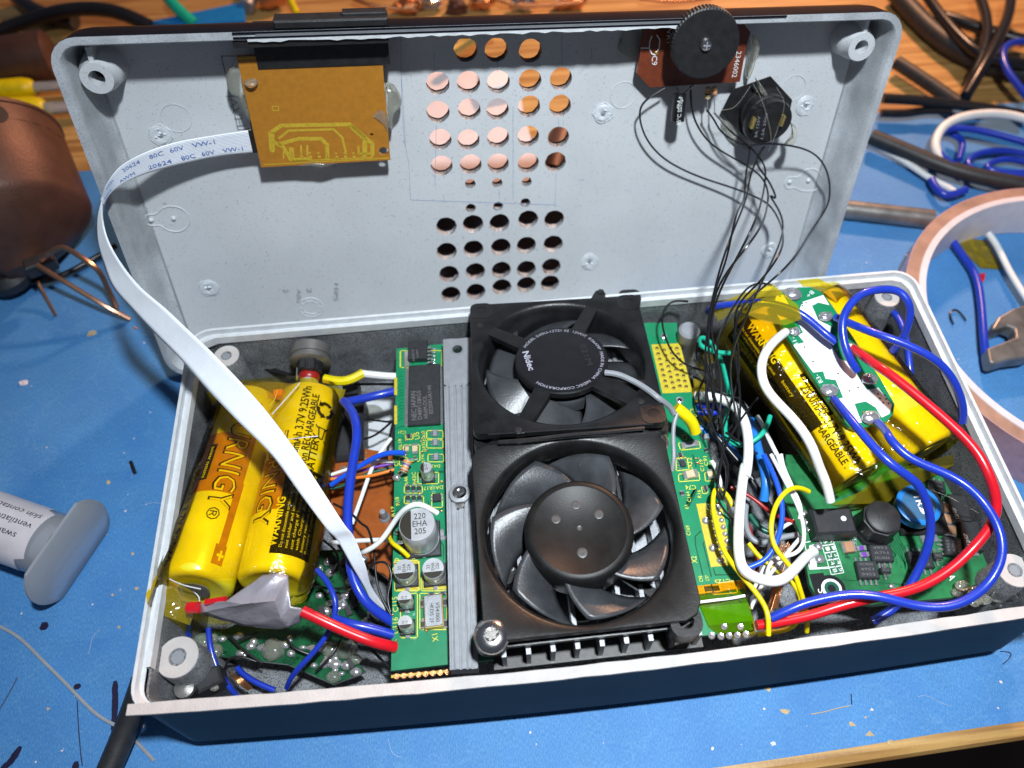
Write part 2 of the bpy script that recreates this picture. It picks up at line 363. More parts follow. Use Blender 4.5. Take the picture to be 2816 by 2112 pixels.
# ================================================================ setting
def struct(o): o['kind']='structure'; return o
ty=lambda x:-2.13+.026*(x-13.73)
X0,X1,YB=-45,75,78
b=MB().prism([(X0,ty(X0)-.34,0),(X1,ty(X1)-.34,0),(X1,YB,0),(X0,YB,0)],Z,.62)
struct(b.build('table','wood',bevel=.22))
struct(MB().prism([(-150,-90,-70),(150,-90,-70),(150,150,-70),(-150,150,-70)],Z,1).build('floor','floor'))
# painter's tape strips laid on the table, each lapping the next
TY=[-2.11,2.55,7.4,12.3,17.6,20.4]
seam=[[(x,TY[i]+.035*(x-8)*(0 if i else .74)+(random.uniform(-.03,.03)) ) for x in range(-30,52,2)] for i in range(6)]
seam[0]=[(x,ty(x)+.03+random.uniform(-.012,.03)) for x in range(-30,52,2)]
names=['along the front edge of the table','under the front half of the open case','under the back half of the open case','behind the lid','furthest back, next to bare wood']
for i in range(5):
    z=.012+.004*i; lo=seam[i]; hi=[(x,y+.12) for x,y in seam[i+1]]
    m=MB(); m.add([(x,y,z) for x,y in lo]+[(x,y,z+(.0)) for x,y in hi],[(j,j+1,j+1+len(lo),j+len(lo)) for j in range(len(lo)-1)])
    m.prism([(x,y,z-.001) for x,y in lo]+[(x,y,z-.001) for x,y in reversed(hi)],Z,.005)
    t=tag(m.build('masking_tape','tape'),'blue crepe masking tape strip '+names[i],'tape','blue tape strips covering the table')
    if i<2:
        spots={0:[('C2',415,1100,20),('C2',1035,985+600,18),('C4',35,905,30),('C4',175,1100,40),('C4',745,1210,34),('C4',900,1295,34),('C4',1070,1362,36),('C4',865,1150,16),('C1',1180,1530,20)],
               1:[('C1',1080,95,26),('C1',1315,800,18),('C1',1355,1150,20),('C1',1115,1210,18)]}[i]
        for (r,u,v,s) in spots:
            pts=[]; n=5
            for q in range(n):
                a=q*6.28/n+random.uniform(-.4,.4); R=s*random.uniform(.5,1.25); pts.append(P(r,u+R*math.cos(a)*1.2,v+R*math.sin(a)*.9,z+.006))
            MB().prism(pts,Z,.004).build('torn_spot','chip',t)
        if i==0:
            for r,L,wd in (('C2',[(1000,860),(1000,1000),(995,1150),(985,1300)],26),('C2',[(180,1430),(90,1560),(0,1640)],30),('C2',[(660,1560),(655,1640)],30),('C2',[(390,350),(375,420)],36),('C2',[(675,885),(665,935)],30)):
                q_=[P(r,u,v,z+.007) for u,v in L]; q_=spline(q_,5); wr=(P(r,L[0][0]+wd,L[0][1],z)-P(r,L[0][0],L[0][1],z)).length; a=[];c=[]
                for i_ in range(len(q_)):
                    d_=(q_[min(i_+1,len(q_)-1)]-q_[max(i_-1,0)]).normalized(); n2=Z.cross(d_); e_=min(i_,len(q_)-1-i_); k2=wr*(.55,.85,1)[min(e_,2)]
                    a.append(q_[i_]+n2*k2*random.uniform(.85,1.1)); c.append(q_[i_]-n2*k2*random.uniform(.85,1.1))
                MB().prism(a+c[::-1],Z,.003).build('marker_stroke','marker',t)
            wire('pen_line','marker',.012,['C2',(670,1030,z+.01),(680,1250,z+.01),(700,1480,z+.01),(715,1600,z+.01)],parent=t)
            wire('pen_line','marker',.012,['C2',(150,830,z+.01),(90,950,z+.01),(0,1100,z+.01)],parent=t)
# ================================================================ base case
W,D,H=20.5,9.78,3.3
def bowy(x,y): return y-.25*math.sin(math.pi*min(max(x/W,0),1))*min(1,max(0,(.9-y)/.7))
def lp(i,z,r=.6,fi=None,yo=0):
    fi=i if fi is None else fi; L=rr(i,fi-.2,W-i,D-i,max(r-i,.12)); a,b=L[-1],L[0]
    L+=[(a[0]+(b[0]-a[0])*j/24,a[1]) for j in range(1,24)]
    return [V3((x,bowy(x,y)+yo*(1 if y<.9 else .3),z)) for x,y in L]
base=thing('electronics_case','black plastic case bottom with white inside, open and full of electronics','case base',(W/2,D/2,0))
m=MB(); m.loft([lp(.55,.0),lp(.4,.02),lp(.24,.28,yo=-.2),lp(.18,.62,yo=-.26),lp(.15,.64,yo=-.22),lp(.10,.72,yo=-.24),lp(.04,2.0,yo=-.1),lp(0,3.2),lp(0,3.285)],True,True,False)
m.build('outer_shell','case',base,True)
m=MB(); m.loft([lp(0,3.286),lp(.01,3.3),lp(.085,3.3,fi=.02)]); 
m.loft([lp(.085,3.3,fi=.02),lp(.10,3.13,fi=.19),lp(.19,3.13,fi=.2),lp(.20,3.12,fi=.205)])
m.build('outer_rim','rimpaint',base,True)
m=MB(); m.loft([lp(.26,3.13,fi=.2),lp(.3,3.1,fi=.22),lp(.38,.5,fi=.4),lp(.65,.26,fi=.6)],True,False,True)
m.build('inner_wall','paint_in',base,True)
# inner ridge runs round left, back and right
pth=[(.24,.75),(.24,D-.7),(.36,D-.38),(.7,D-.24),(W-.7,D-.24),(W-.36,D-.38),(W-.24,D-.7),(W-.24,.05)]
def ridge(o,i,z0,z1):
    cc=[(.24+i,.75),(.24+i,D-.72),(.37+i*.8,D-.39-i*.6),(.72,D-.24-i),(W-.72,D-.24-i),(W-.37-i*.8,D-.39-i*.6),(W-.24-i,D-.72),(W-.24-i,.3)]
    return cc
m=MB(); a=ridge(0,0,0,0); c=ridge(0,.09,0,0)
m.loft([[V3((x,y,3.08)) for x,y in a],[V3((x,y,3.27)) for x,y in a],[V3((x,y,3.27)) for x,y in c],[V3((x,y,3.0)) for x,y in c]],False)
m.build('inner_ridge','rimpaint',base,True)
# sawn flat front rim
L=[V3((x,y-.2,3.306)) for x,y in [(0.0,.0)]+[(x*.5,-.012+random.uniform(-.012,.008)) for x in range(1,41)]+[(W,0)]]
L2=[V3((W,.03,3.306))]+[V3((x*.5,.03+random.uniform(-.012,.012),3.306)) for x in range(40,0,-1)]+[V3((0.0,.02,3.306))]
MB().prism([V3((p.x,bowy(p.x,p.y),p.z)) for p in L+L2],Z,.10).build('sawn_front_rim','sawn',base)
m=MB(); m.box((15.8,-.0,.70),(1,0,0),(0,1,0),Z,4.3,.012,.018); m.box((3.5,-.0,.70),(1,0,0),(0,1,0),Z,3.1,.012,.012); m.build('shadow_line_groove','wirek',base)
for (r,u,v,zz,rad,full) in (('B1',765,290,2.95,.36,1),('C2',1545,655,2.75,.47,1),('A7',985,925,2.9,.36,1),('A7',925,835,2.7,.01,0),('C3',1470,1040,2.75,.42,1)):
    if not full: continue
    q=P(r,u,v,zz); 
    if r=='C3': q=V3((19.9,.95,2.75))
    po=MB().lathe((q.x,q.y,.3),Z,[(rad*1.25,0),(rad*1.08,.4),(rad*1.0,zz-.32),(rad*.97,zz-.3)],28).build('screw_post','paint_in',base,True)
    MB().lathe((q.x,q.y,zz-.005),Z,[(rad*.5,0),(rad*.97,.0),(rad*.95,.03),(rad*.42,.035),(rad*.40,-.0)],28,False).build('post_face','sawn',po,True)
    MB().lathe((q.x,q.y,zz+.004),Z,[(rad*.30,0),(rad*.30,.004)],20).build('post_hole','grey',po)
# ================================================================ lid
lid=thing('vented_case','white-lined black case lid stood on edge with ventilation holes drilled in a column','case lid',LID.w(LW/2,0,-1.3))
def ll(i,h,r=.7): return [LID.w(x,y,h) for x,y in rr(i,i,LW-i,LD-i,max(r-i,.15))]
MB().loft([ll(.9,-1.75),ll(.5,-1.62),ll(.22,-1.35),ll(.08,-.8),ll(0,-.02),ll(0,-.001)],True,False).build('outer_shell','case',lid,True)
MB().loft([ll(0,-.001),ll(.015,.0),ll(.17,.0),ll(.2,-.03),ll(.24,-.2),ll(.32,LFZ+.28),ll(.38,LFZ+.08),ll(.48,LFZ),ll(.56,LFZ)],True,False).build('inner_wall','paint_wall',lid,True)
big=[(1006,108),(1072,108),(1146,110),(946,180),(1012,178),(1077,177),(1145,174),(1212,170),(946,242),(1014,236),(1075,236),(1143,230),(1210,228),(951,301),(1012,302),(1076,297),(1141,294),(1206,296),(954,358),(1017,355),(1076,353),(1141,352),(1200,350),
(964,489),(1022,484),(1079,482),(1141,474),(1197,474),(965,543),(1023,538),(1082,534),(1137,530),(1195,527),(970,592),(1027,586),(1083,583),(1137,581),(1191,576),(974,636),(1028,630),(1084,620),(1137,615),(1188,612)]
small=[(1016,397),(1074,395),(1138,393),(1017,450),(1076,446),(1135,438)]
def lxy(r,u,v,h=0):
    q=LF.at(r,u,v,h)-LF.o; return q.dot(LF.x),q.dot(LF.y)
holes=[]
for lst,R in ((big,.30),(small,.145)):
    for u,v in lst:
        x,y=lxy('o',u,v); holes.append([(a+random.uniform(-.008,.008),b+random.uniform(-.008,.008)) for a,b in circ(x,y,R,26)])
for r,u,v in (('o',212,170),('o',1858,108)):
    x,y=lxy(r,u,v); holes.append(circ(x,y,.17,20))
MB().plate(rr(.5,.5,LW-.5,LD-.5,.3),holes,LF,0,-.22).build('floor_panel','paint',lid)
m=MB()
for h in holes[:-2]: m.loft([[LF.w(x,y,-.004) for x,y in h],[LF.w(x,y,-.225) for x,y in h]])
m.build('hole_edges','brownmetal',lid,True)
MB().plate(rr(.75,.75,LW-.75,LD-.75,.3),holes,LF,-.225,-.32).build('outer_face','case',lid)
for r,u,v,hh in (('A1',775,628,.85),('A5',785,378,.85)):
    q=LF.at(r,u,v,hh); n=LF.n
    po=MB().lathe(q-n*hh,n,[(.50,0),(.46,.25),(.44,hh-.3),(.38,hh-.22),(.36,hh),(.18,hh),(.17,hh-.5)],28,False).build('screw_post','paint',lid,True)
    MB().box(q-n*(hh*.5)+LF.y*.50,LF.x,LF.y,n,.05,.18,hh*.45).build('rib','paint',po)
# embossed rings, keyholes, divots, moulded letters
def ring(r,u,v,R,t=.012,hh=.012,sx=1,arc=(0,360)):
    x,y=lxy(r,u,v); return [LF.w(x+R*sx*math.cos(math.radians(a)),y+R*math.sin(math.radians(a)),hh) for a in range(arc[0],arc[1]+1,10)]
def keyhole(pts,dots):
    m=MB(); m.tube(spline([LF.at(r,u,v,.01) for r,u,v in pts],4),.016,6,False)
    o=m.build('keyhole_outline','relief',lid,True)
    for r,u,v in dots: MB().ball(LF.at(r,u,v,0),.07).build('pin_mark','relief',lid,True)
keyhole([('A6',1155,300),('A6',1175,268),('A6',1255,255),('A6',1295,215),('A6',1370,195),('A6',1450,215),('A6',1505,265),('A6',1515,330),('A6',1470,385),('A6',1400,400),('A6',1330,380),('A6',1280,350),('A6',1210,350),('A6',1160,320),('A6',1155,300)],[('A6',1212,305),('A6',1390,292)])
keyhole([('A5',165,1470),('A5',200,1420),('A5',280,1415),('A5',320,1370),('A5',400,1352),('A5',460,1400),('A5',460,1470),('A5',400,1525),('A5',300,1525),('A5',240,1500),('A5',190,1508),('A5',165,1470)],[('A5',207,1455),('A5',357,1445)])
for r,u,v in (('A1',1410,945),('A3',1785,760),('A5',235,705)):
    MB().tube(ring(r,u,v,.36),.008,5,False).build('ejector_ring','relief',lid,True)
for r,u,v in (('A1',1285,1080),('A3',1625,905),('A5',330,845),('o',452,622),('o',1273,565),('o',1662,540)):
    x,y=lxy(r,u,v); m=MB(); rad=.27
    m.tube([LF.w(x+(rad+random.uniform(-.03,.03))*math.cos(a*.35),y+(rad+random.uniform(-.03,.03))*math.sin(a*.35),.012) for a in range(19)],.02,5,False)
    for _ in range(7):
        a=random.uniform(0,6.3); q=random.uniform(.03,.2); m.ball(LF.w(x+q*math.cos(a),y+q*math.sin(a),.0),.06,1,1,.5,6)
    m.lathe(LF.w(x,y,0),LF.n,[(.27,0),(.25,.03),(.17,.045),(.1,.02),(0,.0)],14,False)
    for _v in m.v: _v+=LF.n*random.uniform(-.008,.012)
    o=m.build('melted_pin','relief',lid,True); MB().lathe(LF.w(x,y,.03),LF.n,[(.07,0),(.02,.01)],10).build('pin_pit','grey',o)
# recycle mark: wheel with notches, FR ABS HIPS 2
x,y=lxy('o',672,664); m=MB(); m.tube([LF.w(x+.36*math.cos(a*.35),y+.36*math.sin(a*.35),.012) for a in range(19)],.016,5,False); m.tube([LF.w(x+.24*math.cos(a*.35),y+.24*math.sin(a*.35),.012) for a in range(19)],.014,5,False)
for a in range(10): m.box(LF.w(x+.29*math.cos(a*.63),y+.29*math.sin(a*.63),.01),LF.x,LF.y,LF.n,.02,.02,.012)
m.build('moulded_wheel','relief',lid)
m=MB()
def ltext(s,r,u0,v0,u1,v1,h=None,hh=.012): text(m,s,LF.at(r,u0,v0,hh),LF.at(r,u1,v1,hh),LF.n,h)
ltext('FR','o',622,624,608,625,.12); ltext('ABS','o',641,624,641,655,.13); ltext('2','o',662,622,664,634,.14); ltext('HIPS','o',722,612,720,650,.14); 
m.build('moulded_letters','groove',lid)
# moulded box with letters behind the amber board
m=MB(); A_=[('A1',1770,450),('A1',1900,450),('A1',2020,1030),('A1',1905,1035)]
m.tube([LF.at(r,u,v,.01) for r,u,v in A_+A_[:1]],.014,5,False)
ltext('HAVI','A1',1960,1010,1890,760,.22); m.build('moulded_mark','groove',lid)
# pencil and pen guide lines
m=MB()
for (r,pts) in (('A3',[(5,300),(15,850),(35,1130),(70,1300)]),('A3',[(8,560),(28,880),(45,1180)]),('A3',[(275,410),(275,560)]),('A3',[(290,1000),(280,1500)]),('A3',[(780,480),(782,570)]),('A3',[(905,850),(905,1600)]),('A3',[(1295,250),(1297,540)]),('A3',[(1272,950),(1270,1030)]),('A3',[(1250,1380),(1240,1659)]),('A3',[(80,1600),(1240,1640)]),('A3',[(1535,380),(1530,480)]),('A3',[(1430,1440),(1475,1440)]),('A3',[(350,1560),(350,1630)]),('A3',[(795,1520),(795,1600)]),('A3',[(70,1300),(85,1600)])):
    m.tube([LF.at(r,u,v,.003) for u,v in pts],.006,4,False)
m.build('pen_guide_lines',mat('pen_line',(.16,.24,.42),.6),lid)
# strip along the top rim, chewed inner edge, latch plate
q0=lambda u:(u)
m=MB(); m.box(LID.w(9.6,LD-.075,.016),LID.x,LID.y,LID.n,5.1,.03,.016); m.build('rim_seal_strip','silver',lid)
m=MB(); m.box(LID.w(10.6,LD-.02,.02),LID.x,LID.y,LID.n,6.6,.016,.02); m.box(LID.w(9.3,LD-.125,.014),LID.x,LID.y,LID.n,5.3,.018,.014); m.build('rim_black_strip','case',lid)
m=MB(); L=[]
for i in range(60): x=4.3+i*.18; L.append((x,LD-.20-random.uniform(0,.05)))
m.prism([LID.w(x,y,.012) for x,y in [(L[-1][0],LD-.15)][::1]+[(L[0][0],LD-.15)]+L],LID.n,.05); m.build('chewed_edge','rimpaint',lid)
m=MB(); m.box(LID.w(6.2,LD+.10,-.30),LID.x,LID.y,LID.n,1.28,.10,.28,.04); m.box(LID.w(6.95,LD+.21,-.42),LID.x,LID.y,LID.n,.5,.05,.18,.02); m.build('latch_plate','blackp',lid,False)
m=MB(); m.box(LID.w(5.7,LD-.30,-.28),LID.x,LID.y,LID.n,1.75,.07,.22); m.build('window_edge','blackp',lid)
MB().box(LF.at('A2',950,345,.35),LF.x,LF.y,LF.n,1.55,.45,.3).build('shade_block','blackp',lid)  # black block put in for the shade behind the top edge
# ================================================================ things on the lid
class LFr:
    def __init__(s,h): s.fr=Fr(LF.w(0,0,h),LF.x,LF.y); s.h=h
    def __call__(s,r,u,v,h=0): return s.fr.at(r,u,v,h)
n_=LF.n
G=LFr(.62)
amb=thing('sensor_board','amber bare circuit board hot-glued to the lid, ribbon cable at its left edge','circuit board',G('A2',850,900,-.1))
c=[('A2',265,455),('A2',1425,400),('A2',1495,1280),('A2',460,1340)]
def fxy(F,r,u,v,h=0):
    q=F.at(r,u,v,h)-F.o; return q.dot(F.x),q.dot(F.y)
hl=[circ(*fxy(G.fr,'A2',1442,1212),.125,18),circ(*fxy(G.fr,'A2',742,1108),.045,12),circ(*fxy(G.fr,'A2',1345,1078),.045,12)]
MB().plate([fxy(G.fr,*p) for p in c],hl,G.fr,0,-.13).build('board','amber',amb)
m=MB()
def trace(F,r,pts,wd,h=.004):
    q=[F.at(r,u,v,h) for u,v in pts]; n=F.n
    for a,b in zip(q,q[1:]):
        d=(b-a).normalized(); s=n.cross(d)*wd*.5; m.add([a-s,b-s,b+s,a+s],[(0,1,2,3)]); m.add([b+(d*math.cos(t)+n.cross(d)*math.sin(t))*wd*.5-n*.0005 for t in [i*.785 for i in range(8)]],[tuple(range(8))])
for pts,wd in (([(540,1060),(620,1005),(1170,995),(1350,1150),(1350,1240)],.10),([(600,1110),(680,1045),(1040,1035),(1110,1100),(1140,1230)],.06),([(600,1155),(760,1110),(940,1110),(990,1160),(990,1270)],.10),([(540,1060),(550,1200)],.14),([(550,1130),(640,1180),(700,1280),(850,1270)],.10),([(1180,1010),(1290,1110),(1290,1240)],.12),([(700,1180),(710,1260)],.12),([(780,1160),(780,1240)],.05),([(830,1160),(830,1240)],.05),([(640,1270),(640,1215)],.04),([(1240,1170),(1240,1230),(1340,1230)],.05),([(480,1318),(1480,1265)],.03),([(700,1290),(1350,1260)],.03),([(275,470),(1420,412)],.03),([(480,490),(530,490),(530,530),(480,530),(480,490)],.02),([(550,850),(600,850),(600,885),(550,885),(550,850)],.02)):
    trace(G.fr,'A2',pts,wd)
for i in range(9): trace(G.fr,'A2',[(700+i*70,1225),(712+i*70,1225)],.05); trace(G.fr,'A2',[(705+i*70,1255),(720+i*70,1255)],.06)
m.build('traces','ambertrace',amb)
MB().box(G('A2',860,1020,-.38),LF.x,LF.y,n_,1.45,.25,.20,.03).build('connector_block','blackp',amb)
MB().box(G('A2',830,760,-.32),LF.x,LF.y,n_,1.3,.9,.17,.03).build('module_body','grey',amb)
def blob(parent,r,pts,F,h,m_='glue',th=.10,name='hot_glue'):
    q=spline([F.at(r,u,v,0)-F.o for u,v in pts]+[F.at(r,*pts[0],0)-F.o],5)[:-1]; c_=sum(q,V3())/len(q); loops=[]
    for s,hh in ((1.0,-.02),(.98,th*.45),(.85,th*.8),(.5,th),(.05,th*1.05)): loops.append([F.o+c_+(a-c_)*s+F.n*(h+hh) for a in q])
    return MB().loft(loops,True,True,True).build(name,m_,parent,True)
blob(amb,'A2',[(240,560),(300,570),(310,700),(380,960),(340,950),(290,800),(215,760),(175,680),(190,590)],G.fr,-.25,th=.3)
blob(amb,'A2',[(1455,700),(1530,720),(1590,850),(1520,930),(1515,1030),(1480,1050),(1460,900)],G.fr,-.3,th=.3)
blob(amb,'A2',[(1350,930),(1420,880),(1475,960),(1470,1050),(1440,1000)],G.fr,.0,th=.03)
blob(amb,'A2',[(720,1330),(860,1300),(1000,1310),(1100,1300),(950,1345),(850,1330)],G.fr,-.1,th=.12)
MB().ball(G('A2',380,660,.01),.17,1,1,.5).build('hot_glue','glue',amb,True)
# ribbon cable: a flat strip that leaves the board, turns at the lid's left edge and dives into the base
ec=[('A1',2030,1130,None),('A1',1500,1225),('A1',1150,1330),('A1',960,1460)]
edge=[]   # left/outer and right/inner edge points
up=[LF.at('A1',2005,1040,.5),LF.at('A1',1700,1085,.55),LF.at('A1',1400,1140,.7),LF.at('A1',1150,1225,.95),LF.at('A1',960,1335,1.2),LF.at('A1',850,1480,1.5),LF.at('A1',812,1590,1.65)]
dn=[LF.at('A1',2045,1220,.5),LF.at('A1',1760,1250,.55),LF.at('A1',1480,1305,.7),LF.at('A1',1210,1375,.95),LF.at('A1',1030,1445,1.2),LF.at('A1',900,1530,1.5),LF.at('A1',820,1640,1.65)]
Lf=[('A6',812,165,7.2),('A6',782,300,6.9),('A6',785,480,6.5),('A6',830,650,6.15),('A6',905,840,5.85),('A6',1060,1020,5.6),('A6',1250,1220,5.4),('A6',1450,1420,5.25),('B1',620,560,5.1),('B1',850,800,5.0),('B1',1130,1080,4.85),('B1',1350,1380,4.65),('B1',1560,1659,4.4),('B2',1660,260,4.0),('B2',1780,470,3.4),('B2',1880,640,2.7),('B2',1950,800,1.9),('B2',2060,900,1.2)]
Rt=[('A6',822,130,7.25),('A6',822,300,7.0),('A6',870,480,6.7),('A6',980,670,6.4),('A6',1130,850,6.15),('A6',1330,1020,5.95),('A6',1510,1190,5.8),('A6',1700,1370,5.6),('B1',880,500,5.4),('B1',1100,750,5.2),('B1',1350,1090,5.0),('B1',1540,1380,4.75),('B1',1710,1640,4.4),('B2',1790,230,4.0),('B2',1880,460,3.4),('B2',1925,620,2.7),('B2',2040,800,1.9),('B2',2080,880,1.2)]
def strip(a,b):
    m=MB(); a=spline(a,5); b=spline(b,5); n=7; loops=[]
    for p,q in zip(a,b): loops.append([p.lerp(q,i/n) for i in range(n+1)])
    return m,loops
A_=up+[P(*q) for q in Lf]; B_=dn+[P(*q) for q in Rt]
m,lo=strip(A_,B_); m.loft(lo,False); 
rib=m.build('ribbon_cable','ffc',None,True); tag(rib,'flat white ribbon cable from amber board on the lid down across the left batteries','ribbon cable')
sd=rib.modifiers.new('solid','SOLIDIFY'); sd.thickness=.03; sd.offset=0
offv=lambda p,q,t:p.lerp(q,t)
# ribs and printed text follow the strip
m=MB(); sa=spline(A_,5); sb=spline(B_,5)
for i in range(1,16):
    t=i/16; pts=[a.lerp(b,t) for a,b in zip(sa,sb)]
    pts=[p+(CP-p).normalized()*.017 for p in pts]; m.tube(pts,.007,3,False)
m.build('conductor_ribs','ffcrib',rib)
def alongstrip(s,row,s0,s1,hh):
    vs,fs,wd=textmesh(s); mm=[]; na=len(sa)
    for x,y in vs:
        f=(s0+(s1-s0)*x/wd); i=min(int(f),na-2); t=f-i; a=sa[i].lerp(sa[i+1],t); b=sb[i].lerp(sb[i+1],t)
        q=a.lerp(b,row-hh*y/.72*(1 if s1<s0 else -1)); mm.append(q+(CP-q).normalized()*.03)
    m.add(mm,fs)
m=MB()
for s_,a_,b_,rw in (('VW-1',8,5,.40),('60V',11.2,9.2,.40),('80C',14.4,12.2,.40),('20624',20,16.2,.40),('AWM',26,23,.40),('VW-1',4.4,1.6,.86),('60V',7.3,5.5,.86),('80C',10.2,8.2,.86),('20624',15.2,11.6,.86),('AWM',22,18,.86),('E203',28,25,.86)): alongstrip(s_,rw,a_,b_,.20)
m.build('printed_text','ffctext',rib)
m=MB()
for i in range(16): t=(i+.5)/16; a=LF.at('A1',2005,1040,.5).lerp(LF.at('A1',2045,1220,.5),t); m.box(a+LF.x*.0+n_*.02,LF.x,LF.y,n_,.06,.018,.01)
m.build('connector_contacts','blackp',rib)
# brown volume board with thumb wheel
G2=LFr(.42); vb=thing('volume_board','dark brown circuit board under the thumb wheel at the top of the lid','circuit board',G2('A4',850,450,-.1))
out=[('A4',500,230),('A4',1290,180),('A4',1350,260),('A4',1310,400),('A4',1265,655),('A4',545,700),('A4',440,590)]
MB().plate([fxy(G2.fr,*p) for p in out],[],G2.fr,0,-.12).build('board','brownpcb',vb)
m=MB()
text(m,'C9',G2('A4',560,450,.01),G2('A4',560,525,.01),n_,.15); text(m,'VR1',G2('A4',680,235,.01),G2('A4',680,345,.01),n_,.12); text(m,'2346002',G2('A4',1240,410,.01),G2('A4',1200,620,.01),n_,.14)
for pts in ([(470,385),(540,385),(545,330)],[(540,385),(560,430),(590,440),(620,380),(625,320),(600,280)],[(545,330),(560,290)]):
    trace(G2.fr,'A4',pts,.03,.006)
m.build('silkscreen','whitesilk',vb)
MB().lathe(G2('A4',597,425,.005),n_,[(.05,0),(.03,.01)],10).build('pad','gold',vb)
# wheel: tilted disc standing proud, knurled rim
wc=G2('A4',992,355,.92); wn=(n_+LF.x*(-.07)+LF.y*.02).normalized(); Rw=.84
loops=[]
for h,rad in ((-.32,Rw*.96),(-.30,Rw),(-.03,Rw),(0,Rw*.96),(.0,.14)):
    u=(LF.x-wn*LF.x.dot(wn)).normalized(); w2=wn.cross(u)
    loops.append([wc+wn*h+(u*math.cos(a)+w2*math.sin(a))*(rad+(.018 if i%2 and rad==Rw else 0)) for i,a in [(i,2*math.pi*i/120) for i in range(120)]])
MB().loft(loops,True,True,True).build('thumb_wheel','blackp',vb,False)
sc=MB().lathe(wc,wn,[(.15,0),(.16,.03),(.13,.09),(.06,.11),(.0,.115)],20).build('wheel_screw','chrome',vb,True)
m=MB(); m.box(wc+wn*.115,LF.x,LF.y,wn,.09,.018,.008); m.box(wc+wn*.118,LF.x,LF.y,wn,.018,.09,.008); m.build('cross_slot','grey',sc)
MB().lathe(wc-wn*.9,wn,[(.3,0),(.3,.6)],20).build('potentiometer','blackp',vb)
# small electrolytic and resistors hang off the board
a=LF.at('A4',785,745,.62); b_=LF.at('A4',765,975,.70); ax=(b_-a).normalized()
cp=MB().lathe(a,ax,[(.15,0),(.185,.03),(.19,.06),(.185,.1),(.19,.14),(.19,(b_-a).length-.02),(.17,(b_-a).length)],24,x=CP-a).build('capacitor','wirek',vb,True)
m=MB(); text(m,'85°C SS10µF',b_+n_*.2+LF.x*.02,a+n_*.2+LF.x*.02,n_,.11); text(m,'10',a+ax*.12+n_*.2-LF.x*.12,a+ax*.32+n_*.2-LF.x*.12,n_,.07); m.build('printed_text','whitesilk',cp)
wire('capacitor_lead','solder',.022,[LF.at('A4',760,700,.45),LF.at('A4',770,750,.62)],parent=vb); wire('capacitor_lead','solder',.022,[LF.at('A4',905,680,.45),LF.at('A4',850,720,.55),LF.at('A4',810,750,.62)],parent=vb)
for (u0,v0,u1,v1,vl) in ((1010,695,1005,795,890),(1057,690,1062,750,905)):
    a=LF.at('A4',u0,v0,.5); b_=LF.at('A4',u1,v1,.5); ax=(b_-a).normalized(); L=(b_-a).length
    rs=MB().lathe(a,ax,[(.03,0),(.075,.03),(.08,.07),(.06,.1),(.06,L-.1),(.08,L-.07),(.075,L-.03),(.03,L)],14).build('resistor','tan',vb,True)
    for i,cc in enumerate(('orange','ink','gold') if u0==1010 else ('orange','orange')): MB().lathe(a+ax*(.1+.07*i),ax,[(.075,0),(.075,.035)],14).build('colour_band',cc,rs)
    wire('resistor_lead','solder',.018,[b_,LF.at('A4',u1,vl,.5)],parent=rs); MB().ball(LF.at('A4',u1,vl,.5),.035).build('solder_bead','solder',rs,True)
blob(vb,'A4',[(330,240),(430,230),(450,400),(400,450),(330,430),(290,380)],LF,.02,th=.12)
blob(vb,'A4',[(1350,260),(1390,330),(1350,450),(1330,520),(1300,600),(1290,560),(1320,400)],LF,.15,th=.3)
# round switch with hex nut
sw=thing('round_socket','black round panel socket with hexagonal nut glued to the lid','socket',LF.at('A4',1440,900,0))
c0=LF.at('A4',1440,860,.1); hexp=[(1205,715),(1510,608),(1685,800),(1640,1000),(1330,1120),(1110,900)]
MB().loft([[LF.at('A4',u,v,0) for u,v in hexp],[LF.at('A4',u,v,.16) for u,v in hexp]],True,True,True).build('hex_nut','blackp',sw,False,bevel=.02)
c1=LF.at('A4',1470,1000,1.0); c0=LF.at('A4',1430,870,.1); ax=(c1-c0).normalized(); ln=(c1-c0).length
MB().lathe(c0,n_,[(.66,0),(.66,.25),(.60,.27),(.60,.55),(.56,.57),(.56,.86)],32).build('barrel','blackp',sw,True)
c1=LF.at('A4',1465,1010,.98)
cpz=MB().lathe(c1-n_*.25,n_,[(.54,0),(.54,.2),(.51,.24),(.50,.20),(.0,.20)],32,False).build('back_cover','wirek',sw,True)
m=MB(); text(m,'3A 125V',LF.at('A4',1400,1100,1.0),LF.at('A4',1430,930,1.0),n_,.08); text(m,'1.5A 250V',LF.at('A4',1450,1110,1.0),LF.at('A4',1490,900,1.0),n_,.08); m.build('moulded_text','grey',cpz)
for u,v in ((1365,980),(1600,960)):
    MB().box(LF.at('A4',u,v,1.0),LF.x,(LF.y+LF.x*.15),n_,.035,.14,.1).build('terminal','gold',sw)
for pts in ([(1380,680),(1450,720),(1560,740),(1600,800),(1540,820),(1470,770),(1400,740)],[(1330,560),(1380,620),(1430,700),(1380,690)],[(1580,880),(1630,940),(1600,1050),(1530,1060),(1590,980)]):
    blob(sw,'A4',pts,LF,.80 if pts[0][0]>1400 else .5,th=.15)
blob(sw,'A4',[(1170,920),(1220,1040),(1330,1150),(1300,1190),(1180,1120),(1110,1000)],LF,.02,th=.12)
m=MB(); m.tube(spline([LF.at('A4',1110,885,.9),LF.at('A4',1230,850,1.0),LF.at('A4',1350,690,.9)],5),.008,4); m.tube(spline([LF.at('A4',1370,670,.9),LF.at('A4',1440,800,1.05),LF.at('A4',1500,1000,1.1),LF.at('A4',1515,1150,1.0),LF.at('A4',1490,1220,.7)],5),.012,4); m.tube(spline([LF.at('A4',1560,700,.9),LF.at('A4',1620,850,1.05),LF.at('A4',1520,1160,1.1)],5),.01,4)
m.build('glue_strings','glue',sw)
